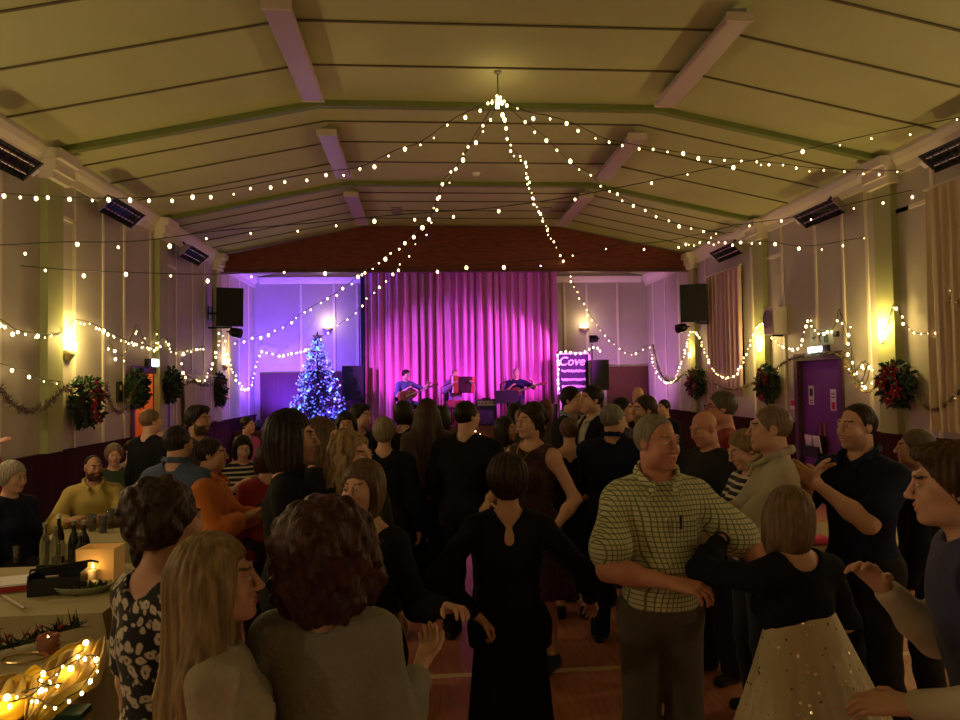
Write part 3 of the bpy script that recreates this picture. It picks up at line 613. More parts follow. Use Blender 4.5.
# stage lamps
m_par = mat('par can', (.02, .02, .025), .4, metal=.5)
def par(loc, tgt, label, col, power, spot=1.2, blend=.6, lens=None, body=True, size=.12, base=None):
    loc = Vector(loc); d = (Vector(tgt)-loc).normalized(); q = d.to_track_quat('-Z', 'Y')
    t = thing('stage_lamp', label, 'stage light', loc); Mq = q.to_matrix()
    MB().lathe([(.001, .16), (.07, .15), (.095, .08), (.1, -.06), (.092, -.06), (.085, .0)], 16, M=Mq).build('can', m_par, t, smooth=True)
    MB().lathe([(.001, -.02), (.088, -.02)], 16, M=Mq).build('lens', lens or glow('lamp lens '+label[:12], col, 8), t)
    MB().tube([Mq @ Vector((-.11, 0, 0)), Mq @ Vector((-.11, 0, .18)), Mq @ Vector((.11, 0, .18)), Mq @ Vector((.11, 0, 0))], .012, 6).build('yoke', m_par, t)
    if base is not None: MB().tube([(0, 0.02, -.12 if loc.z-base > .3 else -.05), (0, 0.02, base-loc.z)], .014, 6).build('stand', m_par, t)
    ld = D.lights.new('stage_lamp_beam', 'SPOT'); ld.energy = power; ld.color = col; ld.spot_size = spot; ld.spot_blend = blend; ld.shadow_soft_size = size
    lo = D.objects.new('stage_lamp_beam', ld); C.objects.link(lo); lo.location = loc+d*.09; lo.rotation_euler = q.to_euler()
    return t
# amplifier, music stand, microphones
p = onY(486, 411, 16.9)
t = thing('guitar_amplifier', 'dark amplifier box on stage between the accordionist and right guitarist', 'amplifier', (p.x, 16.95, .9))
MB().box((0, 0, .32), (.5, .3, .62), bev=.015).build('cabinet', m_black, t); MB().bx((-.22, -.165, .04), (.22, -.15, .44)).build('grille', m_grille, t)
MB().bx((-.22, -.165, .48), (.22, -.15, .6)).build('control_panel', m_chrome, t)
for i in range(5): MB().lathe([(.018, 0), (.018, .02), (.001, .02)], 8, M=rotx(PI/2), c=(-.18+.09*i, -.166, .54)).build('knob', m_black, t)
MB().bx((-.1, -.03, .63), (.1, .03, .66)).build('carry_handle', m_black, t)
t = thing('amplifier', 'smaller dark box behind the amplifier beside the right guitarist', 'amplifier', (p.x+1.55, 17.2, .9))
MB().box((0, 0, .25), (.45, .3, .48), bev=.015).build('cabinet', m_black, t); MB().bx((-.2, -.165, .04), (.2, -.15, .44)).build('grille', m_grille, t)
def mic(px_, py_, Y, label, boom):
    p = onY(px_, py_, Y); t = thing('microphone_stand', label, 'microphone stand', (p.x, Y, .9)); h = p.z-.9
    MB().lathe([(.001, 0), (.14, 0), (.13, .02), (.02, .04)], 16).build('base', m_blackm, t)
    MB().tube([(0, 0, .02), (0, 0, h-.1)], .011, 6).build('pole', m_blackm, t)
    MB().tube([(0, 0, h-.1), (boom, .1, h)], .009, 6).build('boom', m_blackm, t)
    MB().ball((boom*1.1, .12, h+.01), .035, 8).tube([(boom, .1, h), (boom*1.1, .12, h+.01)], .018, 8).build('microphone', m_chrome, t, smooth=True)
mic(420, 385, 16.75, 'thin microphone stand in front of the left guitarist', -.2); mic(441, 383, 16.8, 'thin microphone stand left of the accordionist', .25); mic(500, 380, 16.75, 'thin microphone stand in front of the right guitarist', .25)
p = onY(507, 397, 16.6)
t = thing('music_stand', 'dark music stand in front of the right guitarist', 'music stand', (p.x, 16.6, .9)); h = p.z-.9
MB().box((0, 0, h), (.55, .02, .32), M=rotx(-.35)).build('desk', m_black, t)
MB().tube([(0, .03, .3), (0, .03, h)], .012, 6).build('pole', m_blackm, t)
for a in (.5, 2.6, 4.7): MB().tube([(0, .03, .35), (.28*math.cos(a), .03+.28*math.sin(a), .012)], .009, 6).build('leg', m_blackm, t)
# ------------------------------------------------------------------ tables on the left
m_cloth = mat('paper table cover', (.42, .36, .19), .8, bump=.1, bscale=12)
m_tleg = mat('table leg', (.1, .1, .1), .4, metal=.8)
m_ttop = mat('table top', (.22, .15, .08), .5)
def table(x0, x1, y0, y1, label, cloth=True, drop=.22, clab=''):
    t = thing('trestle_table', label, 'table', ((x0+x1)/2, (y0+y1)/2, 0)); w, d = x1-x0, y1-y0
    MB().box((0, 0, .725), (w, d, .03), bev=.006).build('tabletop', m_ttop, t)
    for sx in (-1, 1):
        for sy in (-1, 1): MB().tube([(sx*(w/2-.12), sy*(d/2-.15), 0), (sx*(w/2-.1), sy*(d/2-.15), .71)], .016, 6).build('leg', m_tleg, t)
    for sy in (-1, 1): MB().tube([(-w/2+.12, sy*(d/2-.15), .2), (w/2-.12, sy*(d/2-.15), .2)], .012, 6).build('stretcher', m_tleg, t)
    if cloth:
        mb = MB(); N = 96; rr = random.Random(int(x0*100+y0*10)); per = []
        for i in range(N):
            u = i/N*4; s = int(u); f = u-s; cx = [(-1+2*f, -1), (1, -1+2*f), (1-2*f, 1), (-1, 1-2*f)][s]; per.append((cx[0]*(w/2+.004), cx[1]*(d/2+.004)))
        vs = [(0, 0, .7445)]; 
        for (a, b) in per: vs.append((a, b, .7445))
        for row in (1, 2, 3):
            for i, (a, b) in enumerate(per):
                k2 = 1+.012*row*math.sin(i*1.1+rr.random()); vs.append((a*k2+.004*row*(1 if a > 0 else -1), b*(1+.006*row*math.sin(i*.9)), .7445-drop*row/3*(1+.06*math.sin(i*.7))))
        fs = [(0, 1+i, 1+(i+1) % N) for i in range(N)]
        for row in range(3):
            for i in range(N): a = 1+row*N+i; b = 1+row*N+(i+1) % N; fs.append((a, a+N, b+N, b))
        tag(mb.add(vs, fs).build('tablecloth', m_cloth, fix=True, loc=((x0+x1)/2, (y0+y1)/2, 0)), clab, 'tablecloth')
    return t
table(-3.3, -1.35, 2.35, 3.52, 'trestle table nearest the camera at the lower left', clab='paper cover on the nearest left table under the lit decorations')
table(-3.6, -1.75, 3.95, 5.02, 'trestle table with bottles behind the nearest left table', clab='pale paper cover on the bottle table')
table(-3.1, -1.9, 5.72, 6.3, 'small table with glasses in front of the man in mustard shirt', clab='paper cover on the small table with glasses')
TT_ = .746
def on_table(px_, py_, h=0.): return onZ(px_, py_, TT_+h)
m_gl_g = mat('clear bottle glass', (.62, .66, .45), .08, trans=.85, spec=.5)
m_gl_b = mat('brown bottle glass', (.05, .02, .01), .1, trans=.3, spec=.5)
m_gl_d = mat('dark bottle glass', (.012, .018, .012), .1, spec=.6)
m_label = mat('paper bottle label', (.65, .6, .45), .6)
def bottle(px_, py_, h, r, m, label, cap=None, lab=True, z=TT_):
    p = onZ(px_, py_, z); t = thing('bottle', label, 'bottle', p)
    prof = [(.001, 0), (r, 0), (r*1.02, .01), (r, h*.55), (r*.8, h*.66), (r*.38, h*.78), (r*.36, h*.96), (r*.42, h*.97), (r*.42, h), (.001, h)]
    MB().lathe(prof, 16).build('glass', m, t, smooth=True)
    MB().lathe([(r*.44, h*.93), (r*.46, h+.006), (.001, h+.008)], 12).build('cap', cap or m_house, t)
    if lab: MB().lathe([(r*1.03, h*.15), (r*1.03, h*.48)], 16).build('label', m_label, t)
    return p
bottle(45, 567, .29, .034, m_gl_g, 'pale clear bottle leftmost of the group on the bottle table', lab=False)
bottle(55, 569, .28, .034, m_gl_g, 'pale clear bottle second from left on the bottle table', lab=False)
bottle(59, 563, .33, .033, m_gl_b, 'tall brown bottle with white cap behind the pale bottles', cap=m_whitep)
bottle(74, 566, .30, .036, m_gl_d, 'dark bottle in the middle of the bottle table group', lab=False)
bottle(84, 568, .31, .036, m_gl_d, 'dark bottle right of middle on the bottle table', lab=False)
bottle(80, 573, .26, .033, m_gl_d, 'dark bottle standing nearest the camera on the bottle table', lab=False)
def glass(px_, py_, label, z=TT_, h=.14, r=.035, m=None, fill=None):
    p = onZ(px_, py_, z); t = thing('drinking_glass', label, 'glass', p)
    MB().lathe([(.001, 0), (r*.8, 0), (r, h), (r*.93, h), (r*.75, .012), (.001, .012)], 14).build('glass', m or mat('drinking glass', (.8, .8, .7), .05, trans=.9), t, smooth=True)
    MB().lathe([(.001, .014), (r*.74, .014), (r*.86, h*.6), (.001, h*.6)], 14).build('drink', fill or mat('amber drink', (.4, .2, .04), .1, trans=.4), t, smooth=True)
glass(16, 562, 'small glass alone at the left of the bottle table', r=.02, h=.11)
glass(92, 531, 'glass of amber drink in front of the bearded man in yellow'); glass(103, 533, 'glass right of the amber drink on the small table', fill=mat('dark ale', (.06, .02, .01), .1)); glass(110, 528, 'glass at the right end of the small table group', h=.16)
# dark bag with handle, red-edged folders, lantern, basket
p = on_table(58, 592)
t = thing('handbag', 'small open dark bag standing in front of the bottles', 'bag', p, rz=.15)
MB().bx((-.14, -.07, 0), (.14, -.065, .1)).bx((-.14, .065, 0), (.14, .07, .15)).bx((-.14, -.065, 0), (-.135, .065, .12)).bx((.135, -.065, 0), (.14, .065, .12)).bx((-.135, -.065, 0), (.135, .065, .006)).build('body', m_black, t)
MB().tube([(-.13, -.07, .09), (-.11, -.1, .16), (.2, -.08, .19), (.2, .05, .15)], .008, 6).build('handle', m_blackm, t)
MB().bx((-.05, -.055, .02), (.02, -.04, .11)).build('silver_tin', m_chrome, t)
p = on_table(14, 588)
t = thing('gift_box', 'flat red-edged box lying at left end of bottle table', 'box', p, rz=.3)
MB().box((0, 0, .02), (.34, .22, .035)).build('box_base', mat('red card', (.35, .03, .02), .5), t); MB().box((0, 0, .043), (.345, .225, .012)).build('lid', MATS['white card'], t)
p = on_table(12, 607)
t = thing('walking_stick', 'thin pale stick lying slanted over the table edge at the left', 'stick', p)
MB().tube([(-.14, .16, .02), (.12, -.1, .02)], .008, 6).build('shaft', mat('pale wood', (.5, .42, .3), .5), t); MB().ball((-.14, .16, .02), .012, 8).build('knob', m_house, t)
p = on_table(101, 578)
t = thing('candle_lantern', 'glowing yellow paper lantern bag with candle behind floral-top woman', 'lantern', p)
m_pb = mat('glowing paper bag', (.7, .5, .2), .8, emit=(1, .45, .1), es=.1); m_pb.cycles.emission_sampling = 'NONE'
mb = MB(); R2 = [(-.11, -.08), (.11, -.08), (.11, .08), (-.11, .08)]
mb.add([(a, b, 0) for a, b in R2]+[(a*1.05, b*1.05, .2) for a, b in R2]+[(a*.97, b*.97, .2) for a, b in R2]+[(a*.94, b*.94, .004) for a, b in R2], [(i+4*k2, (i+1) % 4+4*k2, (i+1) % 4+4*(k2+1), i+4*(k2+1)) for k2 in range(3) for i in range(4)]+[(0, 3, 2, 1), (12, 13, 14, 15)]).build('paper_bag', m_pb, t)
MB().lathe([(.001, 0), (.03, 0), (.03, .08), (.001, .08)], 12, c=(0, -.11, 0)).build('candle', m_label, t)
MB().lathe([(.001, .085), (.009, .1), (.001, .125)], 8, c=(0, -.11, 0)).build('flame', glow('candle flame', (1, .5, .12), 14), t)
ld = D.lights.new('candle_light', 'POINT'); ld.energy = .35; ld.color = (1, .5, .14); ld.shadow_soft_size = .03
lo = D.objects.new('candle_light', ld); C.objects.link(lo); lo.location = p+Vector((.0, -.16, .1))
p = on_table(84, 592)
t = thing('decoration_tray', 'low clear tray of greenery in front of the candle lantern', 'tray', p)
MB().lathe([(.001, 0), (.13, 0), (.17, .04), (.165, .045), (.125, .006), (.001, .006)], 20, sy=.6).build('tray', mat('tray glass', (.4, .42, .25), .15, trans=.4), t, smooth=True)
leaves(90, lambda r: (Vector((r.uniform(-.11, .11), r.uniform(-.06, .06), .012)), Vector((0, 0, .6))), .05, 88).build('greenery', mat('table greenery', (.09, .13, .03), .5), t, fix=False)
# near table: holly garland, candle jar with bangle, yellow netting with lights
m_pine = mat('pine garland', (.03, .04, .02), .5, var=.5, vscale=10)
pts = [on_table(-30, 662), on_table(10, 655), on_table(35, 648), on_table(55, 640), on_table(78, 634)]
path = spline(pts, .03); t = thing('table_garland', 'dark evergreen garland with red berries along far side of near table', 'garland', path[0]); rr = random.Random(77)
mb = MB().tube([q-path[0]+Vector((0, 0, .04)) for q in path], .01, 5)
for a in path:
    for q in range(16):
        d = Vector((rr.gauss(0, 1), rr.gauss(0, 1), abs(rr.gauss(0, .8))-.1)).normalized(); L = .085*rr.uniform(.5, 1.2); w = d.orthogonal().normalized()*.006; c = a-path[0]+Vector((0, 0, .04)); mb.add([c-w, c+w, c+d*L], [(0, 1, 2)])
mb.build('foliage', m_pine, t, fix=False)
for i in range(14):
    c = rr.choice(path)-path[0]; MB().ball(c+Vector((rr.uniform(-.05, .05), rr.uniform(-.05, .05), .07)), .009, 8).build('berry', m_poin, t, smooth=True)
poinsettia(t, path[-12]-path[0]+Vector((0, 0, .1)), (0, -.3, 1), .06, 5)
p = on_table(48, 652)
t = thing('candle_jar', 'small ribbed glass candle jar on the near table', 'candle holder', p)
rp = [(.001, .0)]+[(.045+.004*math.sin(i*1.9), .006*i) for i in range(14)]+[(.042, .078), (.04, .01), (.001, .008)]
MB().lathe(rp, 20).build('jar', mat('pink jar glass', (.6, .3, .2), .1, trans=.7), t, smooth=True)
MB().lathe([(.001, .01), (.035, .01), (.035, .045), (.001, .045)], 12).build('candle', mat('candle wax', (.8, .5, .3), .5, emit=(1, .35, .12), es=.8), t)
MB().lathe([(.001, .048), (.007, .058), (.001, .075)], 8).build('flame', MATS['candle flame'], t)
p2 = on_table(25, 660)
MB_ = MB().tube([(.09*math.cos(2*PI*i/24), .06*math.sin(2*PI*i/24), .01) for i in range(24)], .006, 6, True)
tag(MB_.build('wire_ring', mat('gold wire', (.6, .45, .2), .3, 1), loc=p2), 'thin gold wire ring lying left of the candle jar', 'ring')
m_net = mat('yellow organza', (.85, .55, .02), .5, trans=.1, sheen=.5)
def netting(px0, py0, px1, py1, w, seed, label, lift=.02):
    a = on_table(px0, py0); b = on_table(px1, py1); d = b-a; nrm = Vector((-d.y, d.x, 0)).normalized(); r = random.Random(seed)
    t = thing('ribbon_netting', label, 'ribbon', a); NU, NV = 30, 44; ph = [r.uniform(0, 6) for _ in range(4)]
    vs = []; fs = []
    for i in range(NU+1):
        u = i/NU; ww = w*(.16+.9*math.sin(PI*min(1, u*.85+.12))**1.3)
        for j in range(NV+1):
            v = j/NV-.5
            z = lift+.035*(1+math.sin(v*42+ph[0]+u*2))*.6+.045*math.sin(PI*u)*(1-abs(v)*1.6)+.008*math.sin(u*17+v*9+ph[1])
            vs.append(d*u+nrm*(v*ww+.01*math.sin(u*9+ph[2]))+Vector((0, 0, z)))
    fs = [(i*(NV+1)+j, i*(NV+1)+j+1, (i+1)*(NV+1)+j+1, (i+1)*(NV+1)+j) for i in range(NU) for j in range(NV)]
    o = MB().add(vs, fs).build('netting', m_net, t, smooth=True, fix=False); sm = o.modifiers.new('Solidify', 'SOLIDIFY'); sm.thickness = .002
    return a, d, t
A1 = netting(92, 652, 35, 735, .24, 3, 'bunched yellow organza ribbon trailing down the near table')
A2 = netting(14, 690, -40, 750, .3, 4, 'yellow organza bow at bottom left corner with a light inside')
A3 = netting(62, 690, 5, 700, .09, 8, 'thin strand of yellow organza joining the two yellow bunches')
lt = [on_table(a, b, .10) for a, b in [(84, 650), (72, 657), (55, 668), (44, 672), (38, 681), (52, 685), (62, 683), (22, 692), (40, 700), (58, 706), (68, 697), (80, 690), (92, 672), (98, 661), (90, 655), (70, 664), (48, 680), (30, 696), (8, 702)]]
t = string(spline(lt, .03), .07, 'white-cabled fairy lights tangled in yellow organza on near table', r=.009, drop=.012, seed=90, cable=.0025)
for a, b, e in ((73, 682, .8), (10, 712, 1.0), (88, 655, .3)):
    p = on_table(a, b, .05); ld = D.lights.new('fairy_glow', 'POINT'); ld.energy = e; ld.color = (1, .62, .12); ld.shadow_soft_size = .02
    lo = D.objects.new('fairy_glow', ld); C.objects.link(lo); lo.location = p+Vector((0, -.02, .06))
    MB().ball((0, 0, 0), .012, 8).build('bulb', m_bulb, t, smooth=True, loc=lo.location-t.location)
tag(MB().box((0, 0, .012), (.12, .09, .024), bev=.004).build('green_box', mat('dark green box', (.02, .07, .06), .4), loc=on_table(70, 716)), 'dark green little box at lower edge of near table', 'box')
# right-hand table with menu card
table(2.55, 3.75, 4.75, 5.6, 'dark uncovered table behind the dancing woman in gold skirt', cloth=False)
p = onY(830, 535, 4.95)
t = thing('menu_card', 'cream menu card standing on the dark right-hand table', 'card', (p.x, 4.95, .741))
hz = p.z-.741
MB().box((0, 0, hz), (.13, .006, .19), M=rotx(-.15)).build('card', mat('cream card', (.75, .62, .32), .6), t); MB().box((0, .02, hz*.5-.02), (.03, .01, hz)).bx((-.05, -.03, 0), (.05, .06, .012)).build('holder', m_black, t)
p = onY(822, 560, 4.85)
tag(MB().box((0, 0, .03), (.14, .12, .055), bev=.02).build('folded_napkin', mat('pink napkin', (.6, .05, .14), .7), loc=(p.x, 4.9, .741)), 'folded pink napkin beside the cream menu card', 'napkin')
# ------------------------------------------------------------------ people: smooth implicit figures meshed with surface nets
A = np.array
def nrm(v): v = A(v, float); return v/(np.linalg.norm(v)+1e-9)
def Rx(a): c, s = math.cos(a), math.sin(a); return A([[1, 0, 0], [0, c, -s], [0, s, c]])
def Ry(a): c, s = math.cos(a), math.sin(a); return A([[c, 0, s], [0, 1, 0], [-s, 0, c]])
def Rz(a): c, s = math.cos(a), math.sin(a); return A([[c, -s, 0], [s, c, 0], [0, 0, 1]])
def o_cone(a, b, ra, rb, k=.03, sub=False, flat=None):
    a = A(a, float); b = A(b, float); ba = b-a; L2 = max(ba@ba, 1e-9)
    def f(P):
        t = np.clip((P-a)@ba/L2, 0, 1); q = P-a-t[..., None]*ba
        return np.sqrt((q*q).sum(-1))-(ra+(rb-ra)*t)
    R = max(ra, rb); return [f, np.minimum(a, b)-R, np.maximum(a, b)+R, k, sub]
def o_ell(c, r, k=.03, R=None, sub=False):
    c = A(c, float); r = A(r, float); Rm = None if R is None else A(R)
    def f(P):
        q = P-c
        if Rm is not None: q = q@Rm
        k0 = np.sqrt(((q/r)**2).sum(-1)); k1 = np.sqrt(((q/(r*r))**2).sum(-1))+1e-9
        return k0*(k0-1)/k1
    m = r.max() if Rm is not None else r
    return [f, c-m, c+m, k, sub]
def o_fn(f, lo, hi, k=.0, sub=False): return [f, A(lo, float), A(hi, float), k, sub]
def evalf(ops, lo, hi, h):
    n = np.maximum(((hi-lo)/h).astype(int)+2, 3)
    ax = [lo[i]+h*np.arange(n[i]) for i in range(3)]
    Fv = np.full(tuple(n), .25, np.float32)
    for f, a, b, k, sub in ops:
        m = .09 if not sub else .05
        i0 = [int(np.clip(np.floor((a[i]-m-lo[i])/h), 0, n[i])) for i in range(3)]; i1 = [int(np.clip(np.ceil((b[i]+m-lo[i])/h)+1, 0, n[i])) for i in range(3)]
        if any(i1[i] <= i0[i] for i in range(3)): continue
        sl = tuple(slice(i0[i], i1[i]) for i in range(3))
        G = np.stack(np.meshgrid(*[ax[i][sl[i]] for i in range(3)], indexing='ij'), -1)
        d = f(G).astype(np.float32); c = Fv[sl]
        if sub:
            d = -d; Fv[sl] = np.maximum(c, d) if k <= 0 else np.maximum(c, d)+np.maximum(k-np.abs(c-d), 0)**2*.25/k
        else: Fv[sl] = np.minimum(c, d) if k <= 0 else np.minimum(c, d)-np.maximum(k-np.abs(c-d), 0)**2*.25/k
    return Fv
CN = [(i, j, k) for i in (0, 1) for j in (0, 1) for k in (0, 1)]
ED = [(a, b) for a in range(8) for b in range(a+1, 8) if sum(abs(CN[a][q]-CN[b][q]) for q in range(3)) == 1]
def snets(Fv, lo, h, boxes=()):
    n = A(Fv.shape)-1; sl = lambda c: tuple(slice(c[q], c[q]+n[q]) for q in range(3))
    S = Fv < 0; cnt = sum(S[sl(c)].astype(np.int8) for c in CN); act = (cnt > 0) & (cnt < 8)
    if not act.any(): return np.zeros((0, 3)), np.zeros((0, 4), int)
    ijk = np.argwhere(act); cv = [Fv[sl(c)][act] for c in CN]
    acc = np.zeros((len(ijk), 3)); num = np.zeros(len(ijk))
    for a, b in ED:
        fa, fb = cv[a], cv[b]; x = (fa < 0) != (fb < 0); t = np.where(x, fa/np.where(x, fa-fb, 1), 0)
        p = A(CN[a])[None]+t[:, None]*(A(CN[b])-A(CN[a]))[None]; acc += np.where(x[:, None], p, 0); num += x
    V = (ijk+acc/num[:, None])*h+lo
    ok = np.ones(len(V), bool)
    for (a, b) in boxes: ok &= ~((V > a) & (V < b)).all(1)
    idx = np.full(act.shape, -1); idx[act] = np.arange(len(V)); Fs = []
    for ax in range(3):
        u, v = (ax+1) % 3, (ax+2) % 3
        s0 = [slice(1, None)]*3; s0[ax] = slice(0, n[ax]); s0[u] = slice(1, n[u]); s0[v] = slice(1, n[v])
        s1 = list(s0); s1[ax] = slice(1, n[ax]+1)
        a, b = S[tuple(s0)], S[tuple(s1)]
        for inv, mk in ((False, a & ~b), (True, ~a & b)):
            e = np.argwhere(mk)
            if not len(e): continue
            e[:, u] += 1; e[:, v] += 1
            def cell(du, dv):
                q = e.copy(); q[:, u] -= du; q[:, v] -= dv; return idx[q[:, 0], q[:, 1], q[:, 2]]
            f = np.stack([cell(1, 1), cell(0, 1), cell(0, 0), cell(1, 0)], 1); Fs.append(f[:, ::-1] if inv else f)
    Fc = np.concatenate(Fs) if Fs else np.zeros((0, 4), int); Fc = Fc[ok[Fc].all(1)]
    used = np.unique(Fc); mp = np.full(len(V), -1); mp[used] = np.arange(len(used))
    return V[used], mp[Fc]
def bounds(ops, m=.03):
    a = [o for o in ops if not o[4]]; return np.min([o[1] for o in a], 0)-m, np.max([o[2] for o in a], 0)+m
def mk_mesh(name, V, Fc, m, parent=None, col=None):
    me = D.meshes.new(name); me.vertices.add(len(V)); me.vertices.foreach_set('co', np.ascontiguousarray(V, dtype=np.float32).ravel())
    me.loops.add(len(Fc)*4); me.loops.foreach_set('vertex_index', np.ascontiguousarray(Fc, dtype=np.int32).ravel())
    me.polygons.add(len(Fc)); me.polygons.foreach_set('loop_start', np.arange(0, len(Fc)*4, 4, dtype=np.int32))
    me.polygons.foreach_set('use_smooth', np.ones(len(Fc), bool)); me.update(calc_edges=True); me.materials.append(m)
    if col is not None:
        at = me.color_attributes.new('tint', 'FLOAT_COLOR', 'POINT'); at.data.foreach_set('color', np.ascontiguousarray(np.concatenate([col, np.ones((len(col), 1))], 1), dtype=np.float32).ravel())
    o = D.objects.new(name, me); C.objects.link(o)
    if parent is not None: o.parent = parent
    return o
m_skin = D.materials.new('skin'); m_skin.use_nodes = True
nt, bs = nodes(m_skin); at = nt.nodes.new('ShaderNodeAttribute'); at.attribute_name = 'tint'; nt.links.new(at.outputs['Color'], bs.inputs['Base Color'])
bs.inputs['Roughness'].default_value = .5; bs.inputs['Specular IOR Level'].default_value = .3; bs.inputs['Subsurface Weight'].default_value = .0
HM = {}
def hairmat(c, c2=None, sc=(60, 60, 5)):
    key = 'hair %.3f %.3f %.3f' % c + str(c2)
    if key not in HM: HM[key] = mat('hair shade %d' % (len(HM)+1), c, .45, bump=.5, bscale=1., vscale=.8, stretch=sc, col2=c2 or tuple(q*1.8 for q in c), spec=.2)
    return HM[key]
def cloth(name, c, **kw):
    kw.setdefault('rough', .85); kw.setdefault('bump', .15); kw.setdefault('bscale', 25.); kw.setdefault('sheen', .15); return mat(name, c, **kw)
def ik(s, w, l1, l2, pole):
    s, w = A(s, float), A(w, float); d = w-s; L = np.linalg.norm(d); L = min(L, (l1+l2)*.995); u = nrm(d); w = s+u*L
    a = (l1*l1-l2*l2+L*L)/(2*L); hgt = math.sqrt(max(l1*l1-a*a, 0)); p = A(pole, float); p = p-u*(p@u); return s+u*a+nrm(p)*hgt, w
def hand_ops(w, d, n, side, curl=.5, spread=.06, sc=1., thumb=.5):
    """palm, four unequal jointed fingers and a thumb that leaves the side of the palm"""
    d = nrm(d); n = nrm(A(n)-d*(A(n)@d)); x = np.cross(d, n)*side          # x points to the thumb side
    ops = []; tips = []
    kb = []
    for i, (off, L) in enumerate(((.030, .088), (.010, .092), (-.010, .088), (-.029, .080))):
        k0 = w+x*off*sc+d*L*sc; kb.append(k0); ops.append(o_cone(w+x*off*.55*sc+d*.01, k0, .0165*sc, .0115*sc, .014))
    for i, (L, rr_) in enumerate(((.072, .0085), (.080, .009), (.074, .0085), (.058, .0075))):
        p = kb[i]; c = 0; fd = nrm(d+x*(1.5-i)*spread)
        for q, (fr, r0, r1) in enumerate(((.45, 1.08, 1.), (.31, 1., .93), (.24, .93, .8))):
            c += curl*(.75, 1., .7)[q]; dd = fd*math.cos(c)+n*math.sin(c); e_ = p+dd*L*fr*sc; ops.append(o_cone(p, e_, rr_*r0*sc, rr_*r1*sc, .004)); p = e_
        tips.append(p)
    p = w+x*.022*sc+d*.025*sc
    for q, (L, ra, rb) in enumerate(((.045, .015, .0115), (.032, .0115, .010), (.026, .010, .008))):
        dd = nrm(d*(.62+.14*q)+x*(.75-.28*q)+n*(.25+thumb*.35*q)); e_ = p+dd*L*sc; ops.append(o_cone(p, e_, ra*sc, rb*sc, .009 if q == 0 else .004)); p = e_
    return ops, w+d*.05
SK = {'fair': (.62, .36, .25), 'mid': (.54, .29, .19), 'ruddy': (.58, .27, .18), 'tan': (.46, .25, .15)}
def interp(y, xs, zs): return np.interp(y, xs, zs)
def noise3(q, f, ph=0.): return np.sin(q[..., 0]*f+ph)*np.sin(q[..., 1]*f*1.13+ph*1.7)*np.sin(q[..., 2]*f*.93+ph*.6)
